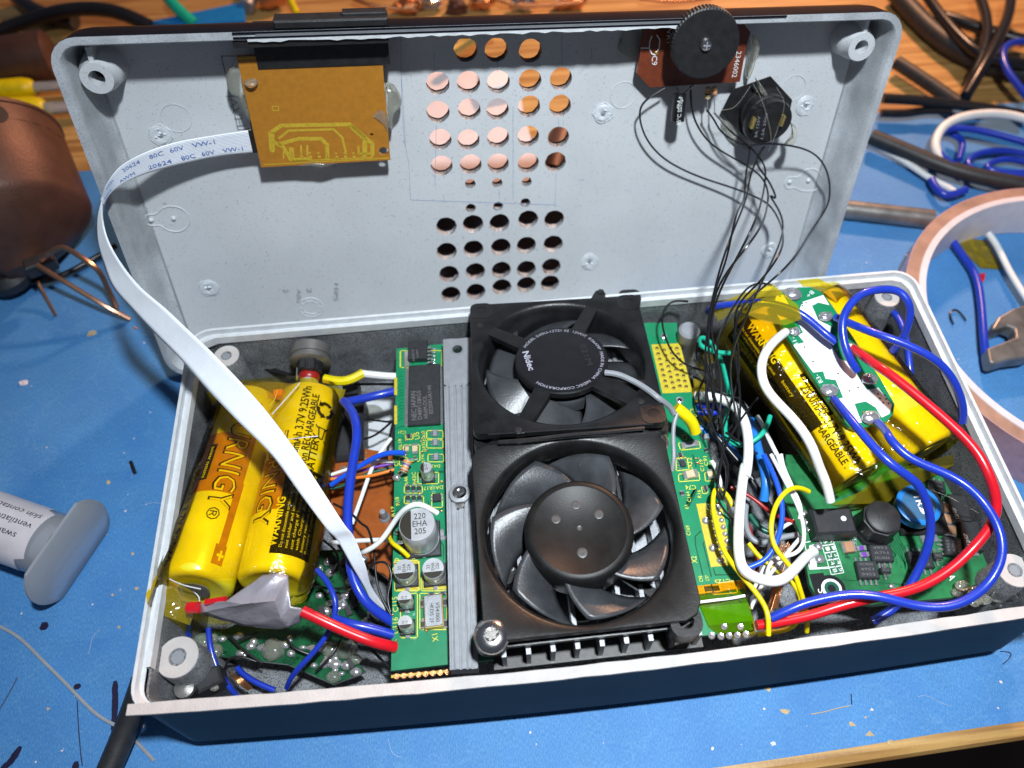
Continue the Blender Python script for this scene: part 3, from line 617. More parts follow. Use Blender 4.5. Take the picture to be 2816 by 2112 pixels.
# ================================================================ thin black wires from lid to base
def lw(*p): return LF.at(*p)
TW=[([lw('A4',665,705,.5),lw('A4',500,810,.55),lw('A4',460,930,.5),lw('A4',520,1120,.4),lw('A4',680,1290,.35),lw('A4',950,1420,.3),lw('A4',1200,1500,.4),lw('A4',1400,1580,.6),lw('A4',1520,1659,.8),lw('o',1688,490,1.1),P('o',1690,540,6.4),P('o',1640,610,5.6),P('o',1600,650,5),P('o',1585,700,4.4),P('o',1600,800,3.7),P('o',1560,930,3.2)],'sweeping widest left from the brown board'),
([lw('A4',870,690,.5),lw('A4',875,830,.5),lw('A4',910,980,.5),lw('A4',1010,1130,.5),lw('A4',1150,1230,.5),lw('A4',1330,1330,.6),lw('A4',1450,1430,.8),lw('A4',1492,1550,1.0),lw('A4',1480,1659,1.2),P('o',1640,500,7),P('o',1560,600,5.8),P('o',1535,680,5),P('o',1530,760,4.4),P('o',1545,850,3.8),P('o',1530,930,3.2)],'dropping from the middle of the brown board'),
([lw('A4',1000,880,.55),lw('A4',1060,960,.6),lw('A4',1110,1050,.7),lw('A4',1220,1130,.9),lw('A4',1330,1165,1.0),lw('A4',1340,1250,1.0),lw('A4',1310,1400,1.1),lw('A4',1300,1600,1.2),P('o',1590,460,7.2),P('o',1570,560,6.2),P('o',1540,640,5.4),P('o',1528,720,4.6),P('o',1540,860,3.6)],'leaving the banded resistor beside the socket'),
([lw('A4',1062,905,.55),lw('A4',1120,970,.7),lw('A4',1200,1060,.9),lw('A4',1330,1160,1.0),lw('A4',1430,1270,1.1),lw('A4',1470,1360,1.1),lw('A4',1460,1500,1.2),P('o',1635,470,7.2),P('o',1590,560,6.3),P('o',1550,640,5.4),P('o',1535,720,4.7),P('o',1560,820,3.9),P('o',1550,930,3.2)],'leaving the short orange resistor'),
([lw('A4',1340,1165,1.15),lw('A4',1470,1150,1.15),lw('A4',1640,1160,1.0),lw('A4',1830,1210,.8),lw('A4',1940,1320,.7),lw('A4',1985,1480,.7),lw('A4',1965,1659,.9),lw('o',1750,500,1.2),P('o',1715,560,6.0),P('o',1650,620,5.5),P('o',1600,665,5.1),P('o',1585,740,4.3),P('o',1600,850,3.7),P('o',1595,950,3.0)],'looping furthest right past the keyhole mark'),
([lw('A4',1465,1170,1.0),lw('A4',1400,1280,1.1),lw('A4',1345,1420,1.2),lw('A4',1315,1600,1.3),P('o',1575,520,6.8),P('o',1550,600,5.9),P('o',1530,690,4.9),P('o',1522,800,4.0),P('o',1535,900,3.3)],'straight down from under the socket'),
([lw('A4',1450,1180,1.0),lw('A4',1390,1300,1.1),lw('A4',1500,1450,1.1),lw('A4',1560,1600,1.2),lw('o',1660,420,1.2),lw('o',1698,490,1.3),P('o',1640,620,5.8),P('o',1610,690,5.1),P('o',1575,780,4.2),P('o',1590,900,3.4)],'curving right before dropping behind the fan')]
for pts,l in TW: wire('thin_wire','wirek',.028,pts,'thin black wire '+l,'wire','thin black wires hanging from lid',k_=7,n=6)
for pts,l in (([P('B7',560,230,3.6),P('B7',440,225,3.5),P('B7',370,290,3.4),P('B7',350,400,3.3),P('B7',385,540,3.2),P('B7',450,660,3.1),P('B7',560,750,3.0),P('B7',680,780,2.9),P('B7',760,820,2.8)],'looping over the gold hole pad of the main board'),
  ([P('B7',640,560,3.2),P('B7',620,660,3.1),P('B7',680,760,3.3),P('B7',790,720,3.6),P('B7',790,560,4.0),P('B7',850,400,4.3),P('B7',1000,150,4.5),P('B7',1120,80,4.4),P('B7',1230,100,4.3)],'running up to the back corner of the right battery pack'),
  ([P('B7',700,830,3.4),P('B7',640,950,3.2),P('B7',660,1080,3.0),P('B7',760,1200,2.8),P('B7',860,1280,2.6),P('B7',930,1200,2.6)],'coiled low between main board and right batteries'),
  ([P('B7',860,1280,3),P('B7',960,1340,3.1),P('B7',1040,1420,3.0),P('B7',1130,1450,2.6)],'short one crossing the white cable'),
  ([P('B7',700,650,4.2),P('B7',730,860,4.0),P('B7',800,1080,3.7),P('B7',850,1300,3.5),P('B7',800,1659,3.3),P('C5',1000,330,3.1),P('C5',1010,450,3),P('C5',1070,560,2.8),P('C5',1150,650,2.6)],'knotted one dropping past the RA12 chip'),
  ([P('B7',780,720,4.1),P('B7',700,900,4.0),P('B7',720,1150,3.7),P('B7',870,1500,3.4),P('C5',1110,150,3.2),P('C5',1090,350,3.1),P('C5',1050,470,2.9),P('C5',1010,380,2.9),P('C5',1020,200,3.1),P('C5',1050,60,3.2)],'doubled back beside the yellow wire'),
  ([P('B7',1120,1000,3.4),P('B7',960,1200,3.4),P('B7',830,1450,3.3),P('B7',790,1659,3.3),P('C5',980,200,3.2),P('C5',1060,420,3.0),P('C5',1110,260,3.1),P('C5',1080,60,3.2)],'slanting left across the gap beside the batteries'),
  ([P('B7',600,830,2.6),P('B7',740,900,2.7),P('B7',870,980,2.7),P('B7',990,1010,2.6),P('B7',1050,1100,2.5)],'lying near the black end of the right pack')):
    wire('thin_wire','wirek',.03,pts,'thin black wire '+l,'wire','thin black wires in the gap',n=6)
# ================================================================ fans
def screwhead(c,n,R,parent,name='screw',m_='chrome',torx=True):
    s=MB().lathe(c,n,[(R,-.12),(R*1.02,0),(R*.95,.06),(R*.7,.12),(R*.45,.13),(R*.40,.10),(.0,.06)],24,False).build(name,m_,parent,True)
    u=V3(n).orthogonal().normalized(); w_=V3(n).cross(u); p=[]
    for i in range(12):
        a=i*math.pi/6; q=R*(.46 if i%2 else .26); p.append(V3(c)+V3(n)*.137+(u*math.cos(a)+w_*math.sin(a))*q)
    MB().prism(p,n,.02).build('drive_recess','gunmetal',s); return s
def fan(F,hw,cx,cy,R,th,label,mt,blades,tw,hubR,hubh,down,ph,lbl):
    """square axial fan in frame F; top face at height 0"""
    f=thing('cooling_fan',label,'fan',F.w(cx,cy,-th),'small axial fans on the heat sink')
    N=72; sq=[]
    for i in range(N):
        a=2*math.pi*i/N; c_,s_=math.cos(a),math.sin(a); k_=hw/max(abs(c_),abs(s_)); k_=min(k_,hw*1.34); sq.append((c_*k_,s_*k_))
    Ls=lambda h,s=1:[F.w(cx+x*s,cy+y*s,h) for x,y in sq]
    Cs=lambda h,r:[F.w(cx+r*math.cos(2*math.pi*i/N),cy+r*math.sin(2*math.pi*i/N),h) for i in range(N)]
    lo=[Cs(-.25,R),Cs(-th,R*1.0),Ls(-th),Ls(-th+.14),Ls(-th+.15,.965),Ls(-.17,.965),Ls(-.15),Ls(-.02),Ls(0,.992),Cs(0,R*1.07),Cs(-.06,R*1.03),Cs(-.25,R)]
    MB().loft(lo).build('frame',mt,f,True)
    # blades
    nb=blades
    for b in range(nb):
        a0=ph+2*math.pi*b/nb; rows=[]; n=9; mm=8; r1=R*.955
        for i in range(n+1):
            t=i/n; r=hubR*.93+(r1-hubR*.93)*t; row=[]
            for j in range(mm+1):
                s=j/mm; sweep=tw*(.30*t+.0); an=a0+sweep+(2*math.pi/nb)*((.92 if F is F1 else .78)+.08*t)*(s-.5); hh=-down-.02-.62*s+.10*math.sin(s*3.14)-.06*t+.10*s*t
                row.append(F.w(cx+r*math.cos(an),cy+r*math.sin(an),hh))
            rows.append(row)
        o=MB().loft(rows,False).build('blade','blade',f,True); sd=o.modifiers.new('s','SOLIDIFY'); sd.thickness=.045
    return f
# upper fan, tilted back, struts and label side up
pa=P('B5',160,1215,4.42); pb=P('B5',1640,1120,4.42); pc=P('B5',430,165,3.72); px=(pb-pa).normalized(); py=(P('B5',1480,190,3.72)*.5+P('B5',130,300,3.72)*.5)-(pa+pb)*.5
F1=Fr((pa+pb)*.5,px,py); ln=py.length; hw=2.31
c1=fxy(F1,'B5',858,690)
f1=fan(F1,hw,c1[0],c1[1]-.02,2.06,1.05,'black dusty cooling fan with round maker label, the back one of two','fan',7,-1.2,1.12,0,.32,.25,1)
cx,cy=c1[0],c1[1]
# corner ears
for sx,sy in ((-1,-1),(1,-1),(1,1),(-1,1)):
    x,y=cx+sx*(hw-.30),cy+sy*(hw-.30)
    e=MB().plate(rr(x-.30,y-.30,x+.30,y+.30,.2),[circ(x,y,.15,18)],F1,.012,-.2).build('mounting_ear','fan',f1,True)
# hub, struts
hz=.0
hx,hy=fxy(F1,'B5',858,690,0)
MB().lathe(F1.w(hx,hy,-.75),F1.n,[(1.16,0),(1.16,.3),(1.13,.34)],48).build('rotor_hub','blade',f1,True)
MB().lathe(F1.w(hx,hy,-.36),F1.n,[(1.02,0),(1.02,.12)],48).build('copper_board_edge','pcb2',f1,True)
MB().lathe(F1.w(hx,hy,-.22),F1.n,[(1.13,0),(1.19,.04),(1.19,.19),(1.16,.22)],56).build('motor_mount','fan',f1,True)
dl=MB().lathe(F1.w(hx,hy,.005),F1.n,[(1.14,0),(1.14,.006)],64).build('round_label','fanlabel',f1)
for (u,v,wd) in ((205,425,.15),(1170,150,.15),(510,1260,.17),(1490,1030,.22),(1500,880,.13)):
    e=fxy(F1,'B5',u,v,0); d=V3((e[0]-hx,e[1]-hy)); L=d.length; d/=L; s=V3((-d.y,d.x))*wd; a=V3((hx,hy))+d*1.05; b_=V3((hx,hy))+d*L
    pts=[a-s*1.35,b_-s,b_+d*.12,b_+s,a+s*1.35]
    so=MB().prism([F1.w(q.x,q.y,-.015) for q in pts],F1.n,.17).build('strut','fan',f1,bevel=.015)
    MB().lathe(F1.w(b_.x,b_.y,-.01),F1.n,[(.09,0),(.09,.02),(.05,.03)],16).build('pin','blackp',so,True)
def arctext(m,F,x,y,r,s,a0,a1,h,bold=0):
    """letters on a circle, clockwise from angle a0 to a1 (degrees)"""
    vs,fs,wd=textmesh(s,bold); k_=h/.72; 
    m.add([F.w(x+(r+q[1]*k_)*math.cos(math.radians(a0+(a1-a0)*q[0]/wd)),y+(r+q[1]*k_)*math.sin(math.radians(a0+(a1-a0)*q[0]/wd)),.016) for q in vs],fs)
m=MB(); arctext(m,F1,hx,hy,1.0,'MODEL D05U-12TS1 02  12VDC  0.06AMP  MADE IN CHINA  NIDEC CORPORATION',152,-132,.085)
text(m,'Nidec',F1.w(hx-.99,hy+.32,.012),F1.w(hx-.86,hy-.36,.012),F1.n,.17,bold=.03); m.build('printed_text',mat('label_print',(.35,.34,.40),.4),dl)
m=MB(); text(m,'021M',F1.w(hx+.50,hy+.45,.012),F1.w(hx+.62,hy-.30,.012),F1.n,.16); m.build('stamped_code','ic',dl)
# extra moulded corners seen at the back and front of the frame
for r,u,v in (('B5',1405,190),('B5',1610,1200),('B5',255,1325)):
    x,y=fxy(F1,r,u,v,-.35); hh=-.35
    e=MB().plate(rr(x-.30,y-.28,x+.30,y+.30,.18),[circ(x,y,.15,18)],F1,hh,-1.0).build('corner_lug','fan',f1,True)
    MB().lathe(F1.w(x,y,hh-.25),F1.n,[(.16,0),(.16,.01)],16).build('lug_pit','wirek',e)
# lead of the upper fan
wire('fan_lead','grey',.075,[F1.at('B5',1205,800,.10),F1.at('B5',1300,810,.14),F1.at('B5',1420,860,.12),F1.at('B5',1540,930,.12),F1.at('B5',1640,1010,.10),P('B5',1720,1070,4.1),P('B5',1760,1130,3.9)],parent=f1)
# lower fan: rotor side up
F2=Fr((0,0,4.22)); a=fxy(F2,'B6',1000,600,0)
f2=fan(F2,2.30,9.78,2.52,2.10,.62,'black cooling fan with bare round hub and screw at its corner, the front one','fan2',7,1.5,1.22,0,.10,.12,2)
cx,cy=a[0],a[1]; cx=9.83; cy=2.60
hc=P('B6',1000,590,4.30)
MB().lathe((hc.x,hc.y,3.3),Z,[(1.16,0),(1.22,.1),(1.22,.86),(1.19,.93),(1.13,.975),(1.05,.985),(1.03,.97),(0,.975)],64,False).build('rotor_hub','hub',f2,True)
for u,v,r_ in ((970,400,.105),(1155,478,.105),(812,515,.105),(1022,785,.115),(1000,587,.06)):
    q=P('B6',u,v,4.285); MB().lathe((q.x,q.y,4.272),Z,[(r_,0),(r_,.008),(r_*.8,.014),(r_*.3,.006),(0,.008)],20,False).build('moulding_dimple','dimple',f2,True)
for r,u,v,hole in (('B6',1855,1330,1),('B6',290,1440,0)):
    q=P(r,u,v,4.1)
    MB().plate(rr(q.x-.34,q.y-.33,q.x+.34,q.y+.33,.26),[circ(q.x,q.y,.17,18)],ZF(0),4.1,3.6).build('corner_lug','fan2',f2,True)
q=P('B6',295,1445,4.2); screwhead((q.x,q.y,4.15),Z,.36,f2)
m=MB()
for u,v in ((1000,1110),): 
    q=P('B6',u,v,3.2); m.box((q.x,q.y-.1,3.25),(1,0,0),(0,1,0),Z,.16,.55,.06)
for an in (200,320,90): 
    m.box((hc.x+1.6*math.cos(math.radians(an)),hc.y+1.6*math.sin(math.radians(an)),3.22),(math.cos(math.radians(an)),math.sin(math.radians(an)),0),(-math.sin(math.radians(an)),math.cos(math.radians(an)),0),Z,.6,.12,.06)
m.build('rear_strut','fan2',f2)
# black tape bridge between the fans
q=[P('B3',870,1000,4.1),P('B3',2212,890,4.3)]
m=MB(); m.tube(spline([P('B5',350,1355,4.42),P('B5',600,1335,4.5),P('B5',900,1300,4.5),P('B5',1200,1275,4.5),P('B5',1520,1245,4.42)],5),.045,6); tag(m.build('tape_bead','blackp',None,True),'thin glossy black bead along the joint between the two fans','sealant')
# ================================================================ heat sink under the fans
hs=thing('heat_sink','grey cast metal heat sink with tall fins under the two fans','heat sink',(9.9,4.6,1.2))
MB().box((9.95,4.8,2.53),(1,0,0),(0,1,0),Z,2.35,4.2,.09,.03).build('base_plate','silver',hs); MB().box((9.95,.32,2.56),(1,0,0),(0,1,0),Z,2.35,.27,.05).build('front_edge','dimple',hs)
for i in range(9):
    x=7.85+i*.53
    MB().prism([V3((x+.05,y,z)) for y,z in ((.1,2.5),(.1,3.42),(.5,3.42),(.52,3.3),(4.9,3.2),(5.6,2.95),(8.9,2.66),(8.9,2.5))],(1,0,0),.1).build('fin','silver',hs)
# metal rail left of the fans with long grooves
rl=thing('metal_rail','grey extruded metal rail with grooves between green board and fans','metal rail',P('B3',760,800,2.5))
prof=[('B3',635,155),('B3',860,140),('B4',915,1420),('B4',690,1435)]
tl,trr,br,bl=[P(*p,3.0) for p in prof]
segs=[(0,.08,0),(.08,.16,.05),(.16,.2,-.03),(.2,.36,.05),(.36,.44,-.02),(.44,.60,.05),(.60,.66,-.05),(.66,.78,.04),(.78,.84,-.04),(.84,1,.0)]
m=MB(); A=[];B=[]
for s0,s1,h in segs:
    for s in (s0+.001,s1-.001): A.append((tl.lerp(trr,s)+Z*h).lerp((bl.lerp(br,s)+Z*h),.17)); B.append(bl.lerp(br,s)+Z*h)
A=[V3((tl.x,A[0].y,2.6))]+A+[V3((trr.x,A[0].y,2.6))]; B=[V3((bl.x,B[0].y,2.6))]+B+[V3((br.x,B[-1].y,2.6))]
m.loft([A,B],False,True,True)
m.build('grooved_bar','alu',rl)
q=[P('B3',750,235,3.0)]
fxz=lambda p:(p.x,p.y)
MB().plate([fxz(bl.lerp(tl,.825)),fxz(br.lerp(trr,.825)),fxz(trr),fxz(tl)],[circ(q[0].x,q[0].y,.15,24)],ZF(0),3.0,2.85).build('end_tab','alu',rl)
MB().tube([V3((q[0].x+.15*math.cos(i*.3),q[0].y+.15*math.sin(i*.3),3.0)) for i in range(22)],.02,6,False).build('hole_rim','alu',rl,True)
q=P('B3',768,1380,3.15); wsh=thing('rail_screw','small hex-socket screw with washer on the grooved metal rail','screw',(q.x,q.y,3.03))
MB().lathe((q.x,q.y,3.06),Z,[(.26,0),(.27,.03),(.25,.06),(.13,.07)],32).build('washer','silver',wsh,True)
MB().lathe((q.x,q.y,3.12),Z,[(.17,0),(.17,.06),(.13,.11),(.07,.115),(.07,.05),(0,.05)],24,False).build('socket_head','chrome',wsh,True)
q2=P('B3',772,1490,3.05); MB().lathe(q2-Z*.05,V3((0,.35,1)),[(.1,0),(.1,.14)],16).build('thread_end','chrome',wsh,True)
q=P('B5',1615,1345,4.0); ws=thing('corner_screw','shiny brass-tinted cross screw at the right corner between the fans','screw',(q.x,q.y,3.8)); screwhead((q.x,q.y,3.95),Z,.31,ws,'screw_head')
q=P('B3',990,1150,3.3); MB().lathe((q.x,q.y,3.1),Z,[(.2,0),(.21,.06),(.15,.1)],20).build('corner_screw','gunmetal',ws,True) if False else None
# ================================================================ main green circuit board (runs under the heat sink, shows on both sides)
zb=2.45; pb_=thing('main_circuit_board','bright green main circuit board running under the heat sink, packed with chips and capacitors','circuit board',P('B4',450,1250,zb-.2))
Lo=[('B3',262,230),('B3',640,190),('B4',680,1435),('B4',220,1500)]
Ro=[('B7',240,400),('B7',470,400),('B7',480,560),('B7',580,930),('B7',660,1200),('B8',170,40),('B8',260,350),('B8',350,650),('B8',520,1455),('B8',40,1525)]
xl=[(P(r,u,v,zb).x,P(r,u,v,zb).y) for r,u,v in Lo]; xr=[(P(r,u,v,zb).x,P(r,u,v,zb).y) for r,u,v in Ro]
xl[3]=(xl[3][0],max(.32,xl[3][1])); xl[2]=(xl[2][0],max(.32,xl[2][1]))
o_=[xl[3],xr[-1] if xr[-1][1]>.32 else (xr[-1][0],.33),xr[-2] if xr[-2][1]>.32 else (xr[-2][0],.33)]+xr[::-1][2:]+[xl[1],xl[0]]
MB().plate(o_,[],ZF(zb),0,-.14).build('board','pcb',pb_)
FB=ZF(zb)
def pz(r,u,v,h=0): return P(r,u,v,zb+h)
def quad(m,r,pts,h=.008): m.add([pz(r,u,v,h) for u,v in pts],[tuple(range(len(pts)))])
m=MB(); quad(m,'B3',[(245,460),(268,460),(268,600),(245,600)]); quad(m,'B3',[(245,685),(268,685),(268,835),(245,835)]); quad(m,'B3',[(290,380),(290,245),(300,245),(300,372),(340,372),(340,380)][:4]); quad(m,'B4',[(220,1475),(680,1430),(680,1450),(220,1498)])
quad(m,'B7',[(265,575),(480,565),(500,590),(590,935),(585,955),(355,965)]); quad(m,'C5',[(790,500),(1040,480),(1180,1120),(940,1140)]); quad(m,'B4',[(285,260),(350,255),(350,330),(285,335)]); quad(m,'B4',[(270,560),(450,560),(450,800),(270,800)]); quad(m,'B4',[(470,700),(660,700),(660,790),(470,790)]); quad(m,'B4',[(520,455),(610,450),(610,520),(520,520)]); quad(m,'B4',[(290,440),(350,440),(350,520),(290,520)])
m.build('bare_copper','mask',pb_)
# silkscreen lettering and outlines
m=MB(); hh=.010
def t_(s,r,u0,v0,u1,v1,h=None,mir=False): text(m,s,pz(r,u0,v0,hh),pz(r,u1,v1,hh),Z,h)
t_('U5','B3',450,950,440,895,.14); t_('C21','B3',340,888,280,888,.09); t_('FIL18','B3',310,1035,300,950,.09); t_('DA32','B3',498,1050,490,975,.09); t_('DA31','B3',500,965,492,888,.09); t_('DA3','B3',612,1158,545,1158,.09); t_('C17','B3',278,1165,265,1110,.10); t_('1276','B3',490,1160,480,1075,.07)
t_('R46','B3',360,1320,350,1250,.10); t_('R43C','B3',425,1315,415,1215,.10); t_('DA1R17','B3',635,1325,480,1335,.10); t_('R18','B3',290,1480,280,1415,.10); t_('R19','B3',250,1570,240,1490,.08)
t_('C115','B4',278,965,270,845,.13); t_('C116','B4',280,1140,272,1010,.13); t_('X1','B4',600,1200,590,1140,.14); t_('2','B4',252,1235,250,1210,.12); t_('1','B4',250,1290,250,1265,.12); t_('C3','B4',265,680,262,610,.10); t_('D','B4',285,570,283,535,.12)
t_('C5','B7',555,1340,545,1290,.14); t_('2','B5',1915,1105,1905,1085,.10); t_('P1','B7',640,1150,625,1110,.09); t_('RA12','B7',600,1595,585,1480,.11); t_('C119','B7',690,1590,675,1495,.10); t_('C91','B7',720,1545,708,1470,.10); t_('C80','C5',965,130,950,60,.08)
t_('C74','C5',785,310,680,310,.13); t_('C164','C5',740,480,720,375,.09); t_('R16','C5',845,440,835,360,.10); t_('C169','C5',735,820,720,720,.10); t_('X2','C5',800,1100,790,1030,.13); t_('C98','C5',860,1290,850,1230,.09); t_('C97','C5',925,1280,915,1225,.09); t_('C125','C5',1135,1260,975,1270,.12); t_('E1','C5',715,545,700,510,.08)
def outl(r,pts,wd=.025):
    q=[pz(r,u,v,hh) for u,v in pts]
    for a,b in zip(q,q[1:]+q[:1]):
        d=(b-a).normalized(); s=Z.cross(d)*wd*.5; e=d*wd*.5; m.add([a-s-e,b-s+e,b+s+e,a+s-e],[(0,1,2,3)])
R_=lambda a,b,c,d:[(a,b),(c,b),(c,d),(a,d)]
for q in (R_(292,245,625,380),R_(505,885,635,950),R_(505,960,635,1025),R_(515,1075,640,1135),R_(335,915,395,955),R_(285,1100,350,1165),R_(325,1330,470,1385),R_(325,1410,480,1470),R_(545,1390,630,1500),R_(320,1000,450,1130),R_(435,1220,600,1310)): outl('B3',q,.022)
for q in (R_(250,555,440,800),R_(460,690,665,800),R_(450,820,665,1110),R_(295,820,430,1175),R_(290,335,340,450)): outl('B4',q,.022)
outl('B7',[(480,1365),(650,1350),(660,1405),(500,1420)],.022); outl('C5',[(610,200),(815,175),(830,260),(615,275)],.022); outl('C5',[(845,325),(900,318),(910,390),(855,398)],.02); outl('C5',[(585,40),(695,30),(720,150),(590,165)],.022); outl('C5',[(875,185),(970,178),(985,265),(885,270)],.02); outl('C5',[(945,1320),(1190,1295),(1210,1400),(960,1420)],.022)
m.build('silkscreen','silk',pb_)
# copper traces, dark
m=MB()
def tr_(r,pts,wd=.03):
    q=[pz(r,u,v,.005) for u,v in pts]
    for a,b in zip(q,q[1:]):
        d=(b-a).normalized(); s=Z.cross(d)*wd*.5; m.add([a-s,b-s,b+s,a+s],[(0,1,2,3)])
for i in range(14): tr_('B3',[(268+ (i%3)*8,470+i*26),(300,450+i*26),(320,450+i*26)],.018)
for i in range(5): tr_('B3',[(240,880+i*90),(300,850+i*95),(330,850+i*95)],.02)
tr_('C5',[(840,775),(780,830),(785,920),(860,1225)]); tr_('C5',[(880,880),(862,900),(945,1240)]); tr_('C5',[(965,1150),(985,1220),(1200,1215)]); tr_('C5',[(755,0),(790,130)]); tr_('C5',[(700,530),(790,350)],.09); tr_('C5',[(690,500),(780,345)],.05); tr_('C5',[(1050,1480),(1050,1500),(800,1525)],.03); tr_('C5',[(1110,1400),(1250,1500)],.03)
for i in range(7): tr_('B3',[(260,1500+i*22),(330,1420+i*22),(330,1400+i*22)],.02); tr_('B4',[(230,180+i*30),(270,160+i*30),(300,160+i*30)],.02)
tr_('B3',[(480,1480),(520,1500),(520,1450)],.025); tr_('B3',[(600,1215),(640,1215)],.06); tr_('B3',[(590,1540),(640,1500)],.04); tr_('B4',[(600,380),(640,440),(640,560)],.025); tr_('B4',[(620,560),(655,600),(655,680)],.025); tr_('B4',[(440,590),(450,700),(480,690)],.02)
m.build('traces','pcb_dark',pb_)
# plated holes: gold grid
m=MB();m2=MB()
def via(r,u,v,R): 
    q=pz(r,u,v,.012); m.lathe(q,Z,[(R,0),(R*.95,.03),(R*.6,.045),(R*.5,.02)],12,False); m2.lathe(q,Z,[(R*.5,.02),(.0,.021)],10,False)
for i in range(8):
    for j,(u0,v0) in enumerate(((310,608),(368,622),(418,605),(468,610))): via('B7',u0+i*10.8,v0+i*43.5,.055)
m.build('plated_holes','gold',pb_,True); m2.build('hole_centres','wirek',pb_)
m=MB();m2=MB()
via('B7',365,512,.10); via('B7',492,1022,.11)
for u,v,s in ((925,535,.10),(1000,540,.10),(887,672,.10),(957,950,.10),(1037,1075,.10),(1028,600,.07),(955,640,.07),(1045,668,.07),(970,712,.07),(1063,738,.07),(990,785,.07),(1082,808,.07),(1008,855,.07),(1100,878,.07),(1025,922,.07),(1118,948,.07),(1048,995,.07)): 
    q=pz('C5',u,v,.012); m.lathe(q,Z,[(s,0),(s*.95,.03),(s*.7,.06),(s*.45,.05),(s*.4,.09),(0,.10)],14,False)
m.build('solder_points','solder',pb_,True); m2.build('hole_centres','wirek',pb_)
m=MB()
for i in range(60):
    a=random.choice([('B3',random.uniform(270,640),random.uniform(1180,1640)),('B4',random.uniform(230,650),random.uniform(520,1300)),('C5',random.uniform(620,980),random.uniform(0,330)),('B3',random.uniform(270,640),random.uniform(890,1160))])
    m.lathe(pz(*a,.006),Z,[(.03,0),(.022,.012),(.0,.006)],8,False)
m.build('vias','copper',pb_)
# edge half holes at the bottom
m=MB()
for i in range(8): m.lathe(pz('B4',265+i*58,1485-i*5,.012),Z,[(.07,0),(.06,.012),(0,.006)],12,False)
m.build('edge_holes','copper',pb_)
# chips
def boxon(r,c,wd,ht,th,ang,name,m_,parent,base=None,bev=.02):
    q=(base or pz)(r,*c); a=math.radians(ang); x=V3((math.cos(a),math.sin(a),0)); y=V3((-math.sin(a),math.cos(a),0))
    return MB().box(q+Z*(th/2+.02),x,y,Z,wd/2,ht/2,th/2,bev).build(name,m_,parent),q,x,y
def pins(q,x,y,n,span,off,parent,ln=.09,wd=.03,th=.05,h0=.0):
    m=MB()
    for s in (-1,1):
        for i in range(n):
            p=q+y*(span*((i+.5)/n-.5))+x*(s*off); m.box(p+Z*(.03+h0),x,y,Z,ln/2,wd/2,.012); m.box(p-x*(s*ln*.4)+Z*(.03+th/2+h0),x,y,Z,.015,wd/2,th/2)
    m.build('pins','solder',parent)
o,q,x,y=boxon('B3',(490,610),.86,1.92,.12,-2,'memory_chip','ic',pb_); 
q=q; 
m=MB(); 
for s in (-1,1):
    for i in range(33): p=q+y*(1.86*((i+.5)/33-.5))+x*(s*.48); m.box(p+Z*.035,x,y,Z,.05,.016,.03)
m.build('pins','solder',o)
m=MB(); zt=.15
def tc(s,u0,v0,u1,v1,h): text(m,s,pz('B3',u0,v0,zt),pz('B3',u1,v1,zt),Z,h)
tc('NEC JAPAN',425,800,415,570,.14); tc('D489128IG5',468,795,455,565,.11); tc('ARAM-DOL',515,790,503,605,.11); tc('0220XUA1•H',555,750,540,525,.11); m.build('chip_marking','ictext',o)
o,q,x,y=boxon('B3',(440,270),.54,.62,.2,-3,'regulator_chip','ic',pb_); m=MB(); text(m,'0708Z16',pz('B3',410,330,.23),pz('B3',400,235,.23),Z,.06); text(m,'SHARP',pz('B3',440,300,.23),pz('B3',432,235,.23),Z,.05); m.build('chip_marking','ictext',o)
m=MB()
for i in range(5): a=pz('B3',510,225+i*30,.16); b_=pz('B3',560,232+i*28,.05); c_=pz('B3',580,232+i*28,.05); m.tube(spline([a,a.lerp(b_,.4)+Z*.04,b_,c_],4),.028,6)
m.build('pins','solder',o,True); MB().box(pz('B3',345,315,.04),(1,0,0),(0,1,0),Z,.07,.26,.03,.01).build('heat_tab','solder',o)
def ecap(r,ub,vb,ut,vt,R,Ht,txt,parent,rot=0,th=0.0):
    """surface-mount aluminium can from base (ub,vb) leaning as seen"""
    q=pz(r,ub,vb,.0); a=math.radians(rot)
    o=MB().lathe(q+Z*.1,Z,[(R*.96,0),(R,.03),(R,.08),(R*.93,.11),(R*.93,.14),(R,.17),(R,Ht-.05),(R*.95,Ht),(R*.0,Ht+.002)],32,True).build('capacitor','can',parent,True)
    x=V3((math.cos(a),math.sin(a),0)); y=V3((-math.sin(a),math.cos(a),0))
    MB().box(q+Z*.06,x,y,Z,R*1.05,R*1.05,.05,.02).build('capacitor_base','ic',o)
    m=MB(); m.box(q+x*R*1.15+Z*.03,x,y,Z,R*.25,.05,.025); m.box(q-x*R*1.15+Z*.03,x,y,Z,R*.25,.05,.025); m.build('solder_tab','solder',o)
    t=q+Z*(Ht+.105); pts=[t+(x*math.cos(b)+y*math.sin(b))*R*.93 for b in [math.radians(110+140*i/12) for i in range(13)]]
    MB().prism(pts,Z,.004).build('polarity_mark','ink',o)
    return o,t,x,y
def captext(o,t,d,y,lines,h,R):
    m=MB(); n=len(lines)
    for i,s in enumerate(lines):
        c_=t+y*(h*1.25*((n-1)/2-i)-h*.4); w_=textmesh(s)[2]*h/.72*.9; text(m,s,c_-d*w_*.5,c_+d*w_*.5,Z,h)
    m.build('can_marking','ink',o)
o,t,x,y=ecap('B4',470,400,0,0,.43,.92,'220',pb_,0); captext(o,t+x*.07,x,y,['220','EHA','205'],.15,.4)
for ub,vb in ((350,690),(575,680)):
    o,t,x,y=ecap('B4',ub,vb,0,0,.26,.42,'33',pb_,90); captext(o,t+V3((0,.04,0)),V3((0,1,0)),V3((-1,0,0)),['33','EHA','226'],.085,.25)
